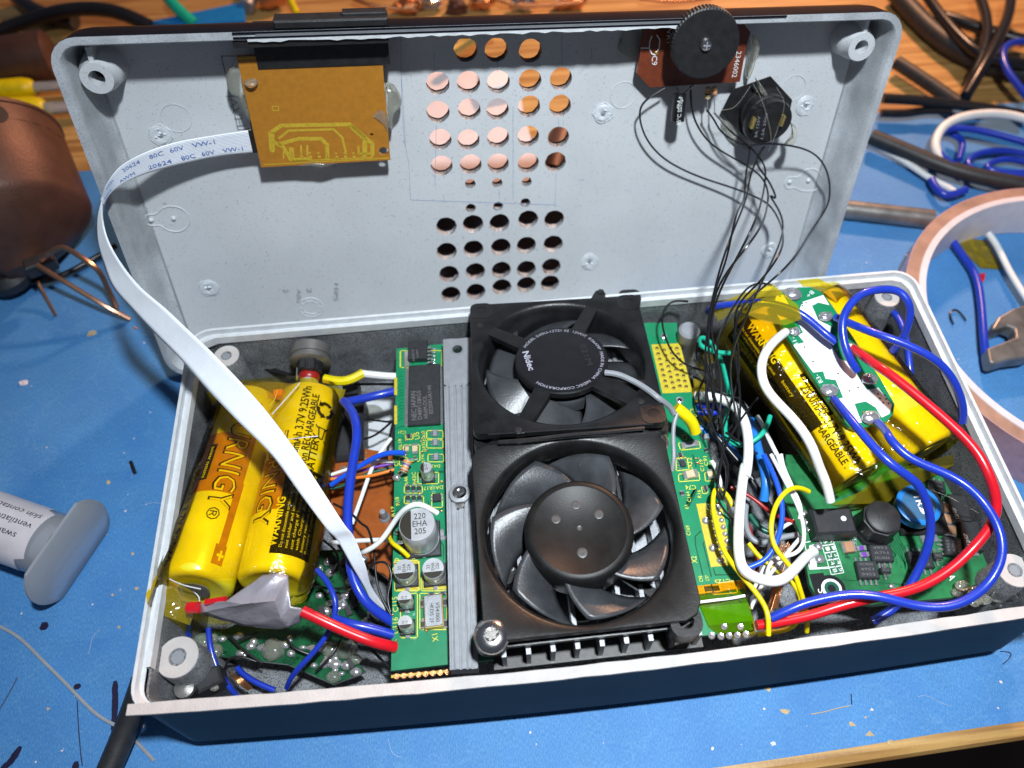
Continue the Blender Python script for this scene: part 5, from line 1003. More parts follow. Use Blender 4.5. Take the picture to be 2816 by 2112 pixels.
# ================================================================ power wires
W_=[('blue',.105,['A7',(575,1085,4.2),(640,1100,4.4),(760,1160,4.6),(950,1230,4.8),(1150,1310,4.8),(1330,1400,4.7),(1450,1490,4.5),(1540,1620,4.2),'o',(2062,840,3.9),(2080,880,3.6),(2078,912,3.2)],'thick blue wire leaving the upper pad of the white board to the right'),
('blue',.105,['A7',(745,1515,4.1),(680,1400,4.4),(640,1250,4.6),(632,1100,4.8),(690,980,4.9),(790,890,5.0),(930,860,5.0),(1070,870,4.9),(1150,950,4.8),(1175,1060,4.5),(1130,1220,4.0),(1030,1360,3.4),(930,1440,2.8)],'thick blue wire making the big loop over the back right post'),
('blue',.10,['A7',(1040,1050,2.6),(1100,1130,2.7),(1150,1280,2.8),(1160,1400,2.7),(1170,1550,2.5),(1175,1650,2.2)],'thick blue wire standing behind the loop at the right wall'),
('blue',.10,['B7',(720,310,3.3),(760,280,3.7),(860,255,4.1),(1000,245,4.4),(1150,240,4.5),(1300,265,4.5),(1450,320,4.45),(1560,400,4.4),(1660,490,4.35),(1740,560,4.25)],'dark blue wire crossing the top of the right pack under amber film'),
('blue',.105,['B7',(1730,1010,3.75),(1790,1090,4.0),(1900,1230,4.3),(2050,1400,4.4),(2200,1540,4.4),'C3',(500,280,4.3),(620,350,4.2),(700,440,4.0),(760,570,3.7),(785,720,3.3),(760,900,2.9),(700,1080,2.5),(600,1260,2.2),(480,1420,1.9),(300,1530,1.7)],'thick blue wire from the lower left pad down over the blue coil'),
('blue',.105,['B7',(2080,1200,3.8),(2150,1270,4.2),'C3',(430,10,4.4),(560,150,4.4),(720,230,4.4),(900,300,4.4),(1080,410,4.4),(1230,560,4.4),(1330,720,4.3),(1375,900,4.2),(1350,1080,4.0),(1250,1240,3.8),(1080,1360,3.7),(880,1415,3.6),(640,1400,3.5),(400,1340,3.5),(180,1310,3.4),(0,1320,3.3),'B8',(1100,1160,3.3),(950,1180,3.2),(800,1240,3.1),(640,1310,2.9)],'thick blue wire sweeping round the right end and back along the front'),
('red',.115,['B7',(1880,610,4.15),(1980,680,4.5),(2100,760,4.8),(2212,840,4.9),'A7',(1130,1590,5.0),'C3',(1060,0,4.9),(1150,110,4.9),(1240,260,4.8),(1310,430,4.6),(1330,600,4.3),(1270,760,4.0),(1130,930,3.7),(950,1100,3.5),(760,1220,3.35),(560,1290,3.25),(330,1330,3.15),'B8',(1350,1170,3.05),(1200,1210,2.95),(1000,1280,2.85),(750,1330,2.8),(520,1365,2.8)],'thick red wire arching round the right side of the case'),
('wirew',.115,['B7',(1335,470,4.2),(1250,550,4.5),(1170,660,4.7),(1140,780,4.75),(1170,900,4.7),(1260,1020,4.6),(1360,1130,4.5),(1470,1260,4.4),(1560,1400,4.3),'B8',(980,0,4.1),(1030,100,3.9),(1080,230,3.6),(1115,370,3.2)],'thick white wire curving over the left cell of the right pack'),
('wirew',.125,['B7',(620,985,2.7),(800,995,2.9),(920,1060,3.1),(1000,1160,3.2),(1045,1320,3.25),(1040,1500,3.2),(1010,1659,3.15),'B8',(440,60,3.1),(410,260,3.1),(385,450,3.1),(380,640,3.15),(390,820,3.2),(440,960,3.3),(540,1035,3.4),(680,1025,3.35),(820,930,3.1),(910,830,2.8),(980,780,2.5)],'thick white wire hanging in a long U between main board and amplifier board'),
('red',.125,['B2',(1370,815,3.35),(1450,850,3.3),(1600,920,3.2),(1800,1010,3.0),(1950,1070,2.85),(2110,1105,2.5)],'thick red wire from the taped joint to the green board'),
('blue',.12,['C6',(1350,570,2.7),(1440,660,2.9),(1530,820,3.05),(1560,1050,3.1),(1530,1300,3.1),(1480,1620,3.1),'B2',(1730,50,3.1),(1745,250,3.05),(1760,480,3.0),(1830,660,2.9),(1920,790,2.7),(2020,870,2.5),(2130,930,2.2)],'thick blue wire running down beside the right cell of the left pack'),
('blue',.12,['C6',(1420,570,2.2),(1600,540,2.25),(1850,490,2.3),(2140,425,2.2)],'short thick blue wire entering the green board near its top'),
('blue',.11,['B2',(1640,880,2.6),(1750,915,2.7),(1900,950,2.6),(2100,1010,2.4)],'blue wire just above the red one entering the board'),
('blue',.065,['B2',(1490,490,2.6),(1560,560,2.7),(1620,680,2.7),(1640,800,2.6),(1600,960,2.4),(1500,1100,2.2),(1380,1230,2.0),(1290,1340,1.7),(1250,1430,1.3)],'thin blue wire looping over the green soldered board'),
('blue',.065,['B2',(620,960,1.9),(630,1080,1.9),(670,1220,1.8),(720,1330,1.7),(790,1430,1.5),(850,1500,1.2)],'thin blue wire next to the front left post'),
('blue',.06,['B2',(465,900,1.9),(460,980,1.7),(470,1060,1.4)],'short thin blue wire behind the front left post'),
('blue',.07,['B2',(850,1270,.9),(950,1360,.9),(1150,1450,.8)],'thin blue wire low in the front left pocket'),
('midblue',.07,['B1',(1600,1320,2.2),(1700,1250,2.4),(1850,1160,2.6),(2000,1080,2.8),(2120,1060,2.9),'B3',(330,1065,2.95)],'bright blue wire soldered next to the banded resistor'),
('wirew',.045,['B1',(1600,1240,2.1),(1720,1200,2.2),(1870,1150,2.3),(2000,1130,2.3),(2110,1135,2.3)],'thin white wire in the coloured bundle left of the board'),
('purple',.04,['B1',(1600,1270,2.0),(1750,1235,2.1),(1900,1190,2.2),(2110,1145,2.2)],'thin purple wire in the coloured bundle'),
('dgreen',.04,['B1',(1600,1350,2.0),(1720,1320,2.0),(1850,1240,2.1),(2100,1180,2.1)],'thin green wire in the coloured bundle'),
('orange',.045,['B1',(1600,1275,2.1),(1800,1265,2.2),(1950,1240,2.3),(2110,1195,2.3)],'thin orange wire in the coloured bundle'),
('wirew',.055,['B1',(2080,950,2.2),(2000,1060,2.2),(1920,1200,2.2),(1850,1400,2.2),(1780,1600,2.1),'B2',(1770,120,2.0)],'white wire crossing under the bright blue one'),
('wirew',.065,['B4',(590,180,3.2),(540,130,3.4),(450,100,3.55),(350,130,3.5),(270,210,3.2),(190,330,2.9),(110,430,2.7),(0,490,2.5),'B2',(1930,345,2.4),(1850,355,2.2)],'white wire arching over the large capacitor'),
('wirew',.06,['B2',(1600,270,2.0),(1800,255,2.1),(2060,245,2.3)],'straight white wire left of the large capacitor'),
('yellow',.055,['B4',(360,525,2.6),(300,470,2.75),(230,420,2.7),(210,370,2.5)],'short yellow wire soldered beside the small capacitors'),
('yellow',.06,['C5',(1160,530,2.7),(1100,400,2.8),(1040,330,2.95),(980,330,3.05),(950,400,3.05),(960,560,3.0),(1000,750,3.0),(1050,930,3.0),(1140,1080,3.05),(1260,1240,3.1),(1380,1380,3.1),(1470,1500,3.1),(1520,1640,3.1),'B8',(630,1300,3.1),(620,1450,2.9)],'yellow wire trailing over the round solder points'),
('yellow',.06,['B8',(945,295,3.0),(870,265,3.2),(780,280,3.3),(700,370,3.3),(650,500,3.3),(640,640,3.2),(680,760,3.1),(760,850,3.0),(830,950,2.9),(870,1080,2.7),(910,1200,2.4),(930,1300,2.0),(925,1415,1.6)],'yellow wire making the tall loop beside the white bundle'),
('yellow',.06,['B8',(460,710,2.2),(540,810,2.2),(640,890,2.2),(740,970,2.2),(840,1060,2.1),(890,1180,2.0),(870,1320,1.9),(780,1400,1.8),(640,1420,1.8),(530,1440,1.8)],'yellow wire curling back under the red one at the front'),
('midblue',.065,['B8',(580,0,3.1),(640,110,3.15),(700,260,3.15),(730,420,3.1),(720,580,3.05),(670,740,3.0),(590,850,2.9),(460,905,2.8)],'bright blue wire inside the yellow loop'),
('sky',.12,['B7',(1060,1180,2.4),(1090,1300,2.5),(1130,1450,2.6),(1190,1659,2.6),'B8',(590,110,2.6),(600,230,2.5),(580,370,2.3)],'thick sky blue wire in the centre gap'),
('sky',.10,['B7',(640,1240,2.4),(760,1290,2.4),(860,1380,2.3),(960,1470,2.1),(1060,1659,1.9),'B8',(500,180,1.9),(560,330,1.6)],'sky blue wire slanting from under the grey lead'),
('green',.065,['B7',(900,640,3.4),(800,640,3.3),(700,610,3.2),(640,560,3.1),(625,520,3.05),(680,505,3.0),(720,530,2.9),(810,640,2.7),(860,850,2.6),(890,1000,2.6),(860,1180,2.6),(860,1320,2.7),(960,1385,2.8),(1080,1350,2.9),(1180,1260,3.0),(1215,1150,2.9)],'turquoise wire looping down beside the right pack'),
('wirek',.07,['B7',(640,1150,2.6),(720,1230,2.7),(800,1320,2.7),(900,1440,2.6),(1000,1550,2.5),(1080,1659,2.4)],'black wire running parallel to the sky blue one'),
('wirek',.09,['B8',(330,0,2.0),(420,120,2.1),(520,260,2.0),(640,440,1.7)],'thick black wire under the white U'),
('grey',.075,['B8',(460,330,2.0),(430,480,2.0),(450,620,2.0),(520,700,2.0),(620,700,2.0),(740,660,2.0),(860,640,2.0)],'grey wire bending below the red one in the gap'),
('redd',.05,['B8',(320,260,2.5),(450,320,2.5),(560,400,2.5),(660,480,2.4),(830,540,2.3)],'dull red wire crossing the gap'),
('redd',.05,['B8',(460,560,1.7),(500,700,1.7),(540,850,1.7),(520,980,1.6)],'dull red wire low in the gap'),
('dgreen',.075,['B8',(470,480,1.8),(540,580,1.8),(640,630,1.8),(760,650,1.8)],'dark green wire low in the gap'),
('dgreen',.06,['B8',(620,120,2.2),(690,260,2.2),(730,350,2.2)],'dark green wire behind the bright blue one'),
('wirew',.05,['B8',(640,0,2.9),(720,150,2.95),(800,300,2.9),(870,450,2.8),(905,600,2.8),(900,720,2.7),(830,800,2.6),(680,830,2.5),(620,900,2.4),(600,1050,2.2)],'leftmost white strand of the bundle beside the right pack'),
('wirew',.05,['B8',(690,0,2.95),(740,140,3.0),(820,280,2.95),(880,420,2.85),(870,520,2.8)],'middle white strand of the bundle beside the right pack'),
('wirew',.05,['B8',(720,0,3.0),(740,100,3.05),(800,230,3.0),(860,380,2.9)],'rightmost white strand of the bundle beside the right pack'),
('wirew',.05,['B8',(880,660,2.4),(800,750,2.4),(700,880,2.3),(600,1000,2.2),(520,1130,2.0),(480,1230,1.8)],'white strand slanting down to the copper ends'),
('wirew',.05,['B8',(830,530,2.3),(720,590,2.2),(640,690,2.2),(610,850,2.1),(560,960,2.0),(500,1080,1.8)],'white strand passing behind the bright blue wire'),
('wirew',.055,['B7',(750,1510,2.8),(790,1580,2.8),'C5',(1000,200,2.8),(1060,380,2.6),(1110,520,2.4),(1160,640,2.2)],'white wire at the right edge of the green board'),
('wirew',.06,['B7',(1110,1150,2.9),(1160,1220,2.9),(1220,1360,2.9),(1290,1500,2.9),(1340,1659,2.9)],'thin white twisted wire beside the right pack'),
('grey',.055,['B5',(1780,1130,3.8),(1755,1220,3.7),(1750,1350,3.6),(1755,1480,3.5),(1740,1585,3.3)],'grey wire dangling over the right corner of the fans'),
('yellow',.15,['B5',(1770,1080,3.85),(1830,1120,3.8),(1890,1180,3.6),(1930,1270,3.3)],'yellow heat-shrink sleeve beside the fan corner'),
('wirek',.035,['B1',(940,350,1.6),(1060,370,1.6),(1200,410,1.6),(1330,450,1.6)],'thin black wire from back left post to the jack, upper one'),
('wirek',.035,['B1',(940,375,1.6),(1060,390,1.6),(1200,425,1.6),(1320,460,1.6)],'thin black wire from back left post to the jack, lower one'),
('wirek',.04,['C6',(1500,320,1.6),(1800,310,1.6),(2150,315,1.6)],'thin black wire running flat under the yellow sleeve'),
('wirek',.032,['C6',(1590,845,1.2),(1850,860,1.3),(2050,890,1.5),(2140,830,2.0)],'thin black wire on the white floor left of the chip'),
('wirek',.032,['C6',(1610,1160,1.2),(1800,1110,1.3),(1980,980,1.5),(2110,860,2.0),(2080,1000,2.0),(2040,1200,2.0),(2010,1450,2.1),(2020,1600,2.2),(2100,1659,2.4)],'thin black wire forking below the blue one'),
('wirek',.03,['B1',(1620,1470,2.0),(1760,1540,2.1),(1850,1640,2.2),'B2',(1900,150,2.3),(1950,350,2.3),(1960,550,2.2),(2010,720,2.1),(2090,860,2.0)],'long thin black wire over the brown board'),
('wirek',.03,['B2',(1890,480,2.2),(1980,420,2.3),(2060,440,2.3),(2090,560,2.2),(2050,700,2.1),(2080,830,2.0)],'thin black wire hooked at the board edge'),
('wirek',.03,['B2',(1540,250,1.9),(1640,330,1.9),(1660,420,1.9),(1600,520,1.8)],'thin black wire stub over the soldered board'),
('wirek',.03,['B2',(1480,620,1.8),(1640,640,1.8),(1800,620,1.9)],'thin black wire stub beside the blue wires'),
('wirek',.03,['B2',(780,1010,1.6),(900,1130,1.6),(1050,1230,1.5)],'thin black wire on the soldered board, nearest the front post'),
('wirek',.03,['B2',(1010,990,1.6),(860,1050,1.6)],'very short black wire on the soldered board'),
('wirek',.03,['B2',(1230,1020,1.6),(1300,1110,1.6),(1420,1160,1.5)],'thin black wire in the middle of the soldered board'),
('wirek',.03,['B2',(1680,1040,1.6),(1600,1180,1.6),(1480,1300,1.5)],'thin black wire slanting over the glue lump'),
('wirek',.03,['B2',(1900,1100,1.6),(2000,1200,1.6),(2090,1280,1.6)],'thin black wire ending under the board front'),
('wirek',.03,['B2',(750,1290,1.3),(780,1200,1.5),(880,1180,1.5),(1000,1220,1.4)],'thin black wire arch next to the copper coil'),
('copper',.02,['B8',(640,1250,1.8),(680,1120,1.9),(720,980,2.0),(760,850,2.1)],'bare copper strand in the gap'),
('blue',.09,['B5',(1920,1060,2.3),(2040,1060,2.3),(2160,1070,2.3)],'dark blue wire leaving the board edge, upper one'),
('blue',.09,['B5',(1920,1110,2.2),(2040,1120,2.2),(2120,1110,2.2)],'dark blue wire leaving the board edge, lower one')]
for mm,r_,pts,l in W_: wire('wire',mm,r_,pts,l,'wire','coloured wires inside the case' if r_<.1 else 'thick power wires inside the case',n=10)
# ================================================================ dc jack, boards at the bottom
jk=thing('dc_jack','black and metal power jack through the back wall with a red ring','socket',P('B1',1450,300,2.2))
a=P('B1',1445,190,2.6); b_=P('B1',1430,450,2.25); b_=V3((a.x-.05,a.y-1.15,a.z-.15)); a=V3((a.x,9.35,a.z)); ax=(b_-a).normalized()
MB().lathe(a,ax,[(.52,0),(.52,.2),(.56,.22),(.56,.30),(.52,.32),(.52,.38),(.56,.40),(.56,.48),(.50,.52)],28).build('threaded_nut','gunmetal',jk,True)
MB().lathe(a+ax*.15,ax,[(.36,0),(.36,.4),(.33,.45),(.33,.66),(.28,.68)],20).build('body','blackp',jk,True,bevel=.02)
m=MB(); m.box(a+ax*.6+V3((.12,0,.3)),(1,0,0),ax,Z,.1,.3,.08,.02); m.box(a+ax*.6+V3((-.1,0,.3)),(1,0,0),ax,Z,.08,.25,.1,.02); m.build('moulded_ribs','blackp',jk)
MB().lathe(a+ax*.83,ax,[(.26,0),(.28,.05),(.28,.16),(.25,.2)],24).build('red_ring','redd',jk,True)
MB().lathe(a+ax*1.02,ax,[(.24,0),(.26,.05),(.26,.22),(.18,.3)],20).build('terminal','can',jk,True)
MB().box(P('B1',1347,370,2.3),(1,0,0),ax,Z,.03,.5,.12).build('side_terminal','silver',jk)
wire('heat_shrink','yellow',.13,['C6',(1060,230,2.25),(1200,260,2.25),(1380,280,2.25),(1500,210,2.25),(1660,140,2.3)],parent=jk); wire('white_lead','wirew',.10,['C6',(1640,150,2.3),(1800,170,2.3),(1960,185,2.3),(2200,195,2.25)],parent=jk)
# floor liner light patch
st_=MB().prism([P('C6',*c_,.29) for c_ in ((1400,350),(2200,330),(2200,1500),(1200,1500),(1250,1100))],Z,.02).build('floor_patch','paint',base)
bp_=thing('brown_board','reddish brown bare board with a grey pin, left of the green main board','circuit board',P('B1',1850,1400,.6))
ob=[('C6',1200,1420),('C6',1420,1320),('C6',1640,1290),('C6',1900,1330),('C6',2130,1380),('B3',260,1300),('B4',240,500),('B2',2060,560),('B2',1700,300),('B1',1590,1640)]
MB().prism([P(*c_,1.1) for c_ in ob],Z,.12).build('board','phenolic',bp_)
q=P('B3',150,1535,1.5); MB().lathe((q.x,q.y,1.1),Z,[(.15,0),(.14,.06),(.10,.1),(.10,.3),(.07,.42),(0,.43)],20).build('grey_pin','grey',bp_,True)
m=MB()
for _ in range(9): m.ball(P('C6',random.uniform(1610,1700),random.uniform(1325,1450),1.11),.03,1,1,.5,6)
m.ball(P('C6',1350,1590,1.12),.08,1.4,1,.5); m.build('glue_specks','glue',bp_,True)
dk=thing('dark_component','dark blue-black component between the left batteries and the blue wire','component',P('C6',1420,1000,.4)); MB().box(P('C6',1430,1080,.9),(1,0,0),(0,1,0),Z,.5,1.0,.45,.1).build('body','rubber',dk,True); MB().box(P('C6',1480,420,1.2),(1,0,0),(0,1,0),Z,.22,.25,.3,.04).build('upper_block','rubber',dk); 
MB().ball(P('C6',1750,760,.3),.32,1.3,1,.25).build('yellowed_glue','glue',dk,True)
# green soldered board at front left
sb_=thing('soldered_board','messy green board covered in solder joints and glue in the front left corner','circuit board',P('B2',1200,1100,.5))
MB().prism([P(*c_,1.25) for c_ in (('B2',510,1010),('B2',760,960),('B2',1480,620),('B2',1500,330),('B2',1750,320),('B2',1900,700),('B2',1890,940),('B2',1700,1100),('B2',1880,1300),('B2',1620,1400),('B2',1250,1240),('B2',560,1160))],Z,.14).build('board','pcb3',sb_)
m=MB(); random.seed(11)
for _ in range(70):
    u,v=random.choice([(random.uniform(560,1450),random.uniform(1000,1170)),(random.uniform(1500,1880),random.uniform(360,900)),(random.uniform(1450,1800),random.uniform(1060,1330))])
    m.ball(P('B2',u,v,1.28),random.uniform(.04,.13),random.uniform(.8,1.5),1,.8,6)
m.build('solder_joints','solder',sb_,True)
m=MB()
for _ in range(14):
    u,v=random.choice([(random.uniform(560,700),random.uniform(1030,1150)),(random.uniform(1550,1850),random.uniform(1080,1350)),(random.uniform(1050,1250),random.uniform(1060,1180))]); m.ball(P('B2',u,v,1.3),random.uniform(.10,.26),1.2,1,.7,8)
m.build('hot_glue','glue',sb_,True)
m=MB()
for _ in range(12):
    u,v=random.uniform(1480,1850),random.uniform(400,1250); m.box(P('B2',u,v,1.33),(.9,.3,0),(-.3,.9,0),Z,.07,.12,.05)
m.build('chip_components','ic',sb_)
m=MB()
for i in range(7):
    q=[P('B2',780+i*8,1300+i*6,1.5),P('B2',850+i*6,1380-i*4,1.7),P('B2',940+i*5,1450-i*3,1.4)]; m.tube(spline(q,5),.02,5)
m.build('copper_strand','copper',thing('copper_strands','frayed bare copper strands in the front left pocket','wire',P('B2',850,1380,1.3)),True)
pk=thing('front_switch','dark plastic switch block next to the front left screw post','switch',P('B2',450,1430,.4))
MB().box(P('B2',420,1400,1.5),(1,0,0),(0,1,0),Z,.55,.3,.5,.06).build('body','rubber',pk,False); MB().box(P('B2',650,1380,1.7),(.9,.35,0),(-.35,.9,0),Z,.3,.22,.3,.05).build('lever','ic',pk); MB().lathe(P('B2',440,1440,2.0),Z,[(.22,0),(.22,.12),(.1,.18)],16).build('button','gunmetal',pk,True); 
m=MB(); 
for _ in range(6): m.ball(P('B2',random.uniform(300,700),random.uniform(1330,1440),1.9),random.uniform(.06,.14),1.3,1,.6,7)
m.build('glue_drops','glue',pk,True)
# amplifier board front right
za=1.7; am=thing('amplifier_board','green amplifier board with coils and black chips in the right front corner','circuit board',P('B8',1500,800,za-.2))
def pq(r,u,v,h=0): return P(r,u,v,za+h)
MB().prism([pq(*c_) for c_ in (('B8',740,350),('B8',760,0),('C3',700,250),('C3',880,340),('C3',960,480),('C3',1180,900),('C3',1280,1130),('C3',1000,1330),('C3',300,1400),('B8',1000,1130),('B8',950,1040),('B8',880,640))],Z,.16).build('board','pcb2',am)
q=pq('B8',1125,1075,.0); MB().lathe(q,Z,[(.25,.005),(.25,.02),(.18,.025)],24,False).build('hole_ring','whitesilk',am); MB().lathe(q,Z,[(.35,.003),(.35,.006)],24).build('dark_pad','wirek',am); MB().lathe(q,Z,[(.17,.02),(.10,.021),(.10,.008)],24,False).build('hole_lining','dgreen',am)
MB().box(pq('B8',1030,1040,.003),(1,0,0),(0,1,0),Z,.18,.28,.006).build('dark_pad','wirek',am)
m=MB(); hh=.012
def ta(s,r,u0,v0,u1,v1,h): text(m,s,pq(r,u0,v0,hh),pq(r,u1,v1,hh),Z,h)
ta('5','B8',1015,1075,1020,1110,.17); ta('TDA','C3',862,1068,940,1200,.2); ta('2.0','C3',822,1130,870,1200,.17)
def ol(r,pts,wd=.02):
    q=[pq(r,u,v,hh) for u,v in pts]
    for a,b in zip(q,q[1:]+q[:1]):
        d=(b-a).normalized(); s=Z.cross(d)*wd*.5; m.add([a-s,b-s,b+s,a+s],[(0,1,2,3)])
ol('B8',[(910,705),(1030,680),(1040,710),(950,730),(955,910),(1100,900),(1110,910),(950,918)]); 
for i in range(5):
    for j in range(2): 
        u,v=1032+j*50+i*19+ (0 if j else 0),675+i*58-j*8; ol('B8',[(u,v),(u+48,v-8),(u+66,v+46),(u+16,v+54)],.018); 
        s=('B12 48','A1  1S')[j]; s=('B','1','2','4','8')[i] if j==0 else ('A','1','2','4','5')[i]; text(m,s,pq('B8',u+22,v+12,hh),pq('B8',u+38,v+40,hh),Z,.1)
m.build('silkscreen','whitesilk',am)
MB().prism([pq('B8',*c_,.014) for c_ in ((955,735),(985,730),(1010,900),(955,905))],Z,.003).build('white_pad','white',am)
def amchip(r,u,v,wd,ht,ang,n,nm='chip'):
    q=pq(r,u,v); a=math.radians(ang); x=V3((math.cos(a),math.sin(a),0)); y=V3((-math.sin(a),math.cos(a),0)); wd*=.88; ht*=.86; o=MB().box(q+Z*.11,x,y,Z,wd/2,ht/2,.08,.02).build(nm,'ic',am)
    m=MB()
    for s in (-1,1):
        for i in range(n): p=q+x*(wd*((i+.5)/n-.5))+y*(s*(ht/2+.06)); m.box(p+Z*.04,x,y,Z,.028,.07,.02,.01)
    m.build('pins','solder',o); m=MB()
    for i in range(3): text(m,random.choice(('4953','HC4066','A7N','9452','YC12')),q-x*wd*.35+y*(.1-.13*i)+Z*.195,q+x*wd*.3+y*(.1-.13*i)+Z*.195,Z,.07)
    m.build('chip_marking','ictext',o)
amchip('B8',1505,810,.62,.50,-6,4); amchip('B8',1395,940,.58,.52,-6,4); amchip('B8',1820,860,.68,.5,-6,4); amchip('C3',945,935,.55,.50,75,4); amchip('C3',810,440,.5,.42,-15,3)
amchip('B8',1540,945,.28,.16,-6,1); amchip('B8',1955,830,.26,.2,-6,1)
def coil(r,u,v,R_,H_,top,lab,facet=8):
    q=pq(r,u,v); o=MB().lathe(q,Z,[(R_*1.12,.02),(R_*1.12,.12),(R_,.16),(R_,H_)],facet if facet<12 else 32).build('coil','blackp',am,facet>10,bevel=.03)
    return q,o
q,o=coil('B8',1450,600,.49,.72,None,None,8); MB().lathe(q+Z*.74,Z,[(.42,0),(.42,.07),(.38,.1),(0,.1)],32,False).build('coil_top','rubber',o,True); m=MB(); text(m,'150',q+Z*.85+V3((-.15,-.05,0)),q+Z*.85+V3((.12,-.1,0)),Z,.11); m.build('coil_marking','ic',o)
MB().box(q+V3((0,-.6,.05)),(1,0,0),(0,1,0),Z,.18,.12,.05,.02).build('solder_tab','solder',o)
q,o=coil('C3',670,640,.47,.55,None,None,32); MB().box(q+Z*.1,(1,-.1,0),(.1,1,0),Z,.62,.62,.09,.04).build('coil_base','blackp',o)
tq=P('C3',685,565,2.55); MB().lathe((tq.x,tq.y,2.2),Z,[(.50,0),(.50,.28),(.54,.31),(.54,.33),(.50,.35)],40,False).build('blue_rim','indb',o,True); MB().lathe((tq.x,tq.y,2.52),Z,[(.50,0),(.505,.03),(.41,.035)],40,False).build('blue_band','sky',o,True); MB().lathe((tq.x,tq.y,2.51),Z,[(.41,0),(.41,.03)],40).build('blue_cap',mat('coil_cap',(.03,.12,.24),.5),o)
m=MB(); text(m,'1R2',P('C3',640,500,2.56),P('C3',700,625,2.56),Z,.17,bold=.02); m.lathe(P('C3',722,628,2.545),Z,[(.055,0),(.055,.004)],14); m.build('coil_marking','whitesilk',o)
MB().box(q+V3((.02,-.72,.05)),(1,0,0),(0,1,0),Z,.22,.10,.05,.02).build('solder_tab','solder',o)
MB().box(pq('B8',1120,560,.28),(1,-.06,0),(.06,1,0),Z,.52,.35,.26,.06).build('relay_block','ic',am); MB().lathe(P('B8',1222,512,za+.555),Z,[(.07,0),(.07,.004)],16).build('white_dot','whitesilk',am)
for r,u,v,a in (('B8',1250,755,0),('C3',880,610,70),('C3',895,700,70),('C3',925,795,70)):
    q=pq(r,u,v); x=V3((math.cos(math.radians(a)),math.sin(math.radians(a)),0)); y=Z.cross(x); o=MB().box(q+Z*.1,x,y,Z,.12,.14,.08,.02).build('ceramic_capacitor','ceram',am); m=MB(); m.box(q+y*.0+x*.14+Z*.08,x,y,Z,.03,.14,.07,.01); m.box(q-x*.14+Z*.08,x,y,Z,.03,.14,.07,.01); m.build('end_caps','solder',o)
for r,u,v in (('C3',990,635),('C3',1085,850)):
    q=pq(r,u,v); x=V3((.93,-.2,0)).normalized(); y=Z.cross(x); o=MB().box(q+Z*.15,x,y,Z,.24,.40,.13,.03).build('tantalum_capacitor','ic',am,bevel=.01); m=MB(); text(m,'12H0P',P(r,u+30,v+45,za+.29),P(r,u-5,v-45,za+.29),Z,.1); m.build('capacitor_marking','whitesilk',o); MB().box(q-y*.42+Z*.05,x,y,Z,.18,.05,.04,.01).build('solder_tab','solder',o)
for u,v in ((1358,757),(1380,808)):
    q=pq('B8',u,v); o=MB().box(q+Z*.05,(1,0,0),(0,1,0),Z,.06,.06,.03).build('chip_component','purple',am); m=MB(); m.box(q+V3((.09,0,.05)),(1,0,0),(0,1,0),Z,.03,.06,.03); m.box(q+V3((-.09,0,.05)),(1,0,0),(0,1,0),Z,.03,.06,.03); m.build('end_caps','solder',o)
m=MB();m2=MB()
for u,v in [(1145+i*32,662+j*30) for i in range(3) for j in range(2)]+[(1285+i*30,660+j*28) for i in range(2) for j in range(3)]: m.lathe(pq('B8',u,v,.004),Z,[(.04,0),(.035,.01),(.02,.008)],10,False); m2.lathe(pq('B8',u,v,.006),Z,[(.022,0),(.022,.002)],8)
m.build('vias','solder',am); m2.build('via_holes','ink',am)
m=MB()
def tra(r,pts,wd=.03):
    q=[pq(r,u,v,.006) for u,v in pts]
    for a,b in zip(q,q[1:]):
        d=(b-a).normalized(); s=Z.cross(d)*wd*.5; m.add([a-s,b-s,b+s,a+s],[(0,1,2,3)])
for i in range(5): tra('C3',[(410+i*22,800),(430+i*24,860),(500+i*22,960),(570,1050+i*14)],.02)
for i in range(4): tra('B8',[(1340+i*20,640),(1420+i*20,700),(1430+i*20,730)],.02)
tra('B8',[(1130,630),(1090,680)],.03); tra('B8',[(1260,600),(1290,650)],.03); tra('B8',[(1200,1000),(1700,1040),(1730,1010)],.02); tra('B8',[(1600,850),(1640,800),(1600,760)],.05)
m.build('traces','pcb_dark',am)
m=MB(); random.seed(5)
for u,v,s in ((1020,735,.11),(1030,835,.12),(905,470,.1),(930,540,.1),(945,600,.08)): m.ball(pq('B8',u,v,.05),s,1,1,.6,8)
for _ in range(10): m.ball(pq('B8',random.uniform(1600,1860),random.uniform(1020,1090),.03),random.uniform(.03,.07),1.2,1,.6,6)
m.build('solder_joints','solder',am,True)
m=MB()
for _ in range(22): m.ball(P('C3',random.uniform(950,1450),random.uniform(1200,1400),random.uniform(.8,1.7)),random.uniform(.1,.26),random.uniform(.8,1.4),1,.7,8)
m.build('lump','rubber',thing('burnt_glue','dark lumpy melted plastic in the right front corner','plastic',P('C3',1250,1320,.8)),True)
m=MB()
for _ in range(9): m.ball(P('C3',random.uniform(1000,1500),random.uniform(1180,1390),random.uniform(1.7,2.0)),random.uniform(.06,.15),1.3,1,.6,8)
m.tube(spline([P('C3',1290,1320,2.1),P('C3',1350,1240,2.4),P('C3',1440,1260,2.4),P('C3',1500,1340,2.1)],5),.015,4); m.tube(spline([P('C3',780,445,2.4),P('C3',930,500,2.8),P('C3',1060,570,2.8),P('C3',1180,635,2.5)],6),.010,4)
m.build('lump','glue',thing('clear_glue','clear glue lumps and hair-thin strings over the amplifier board corner','glue',P('C3',1250,1290,1.7)),True)
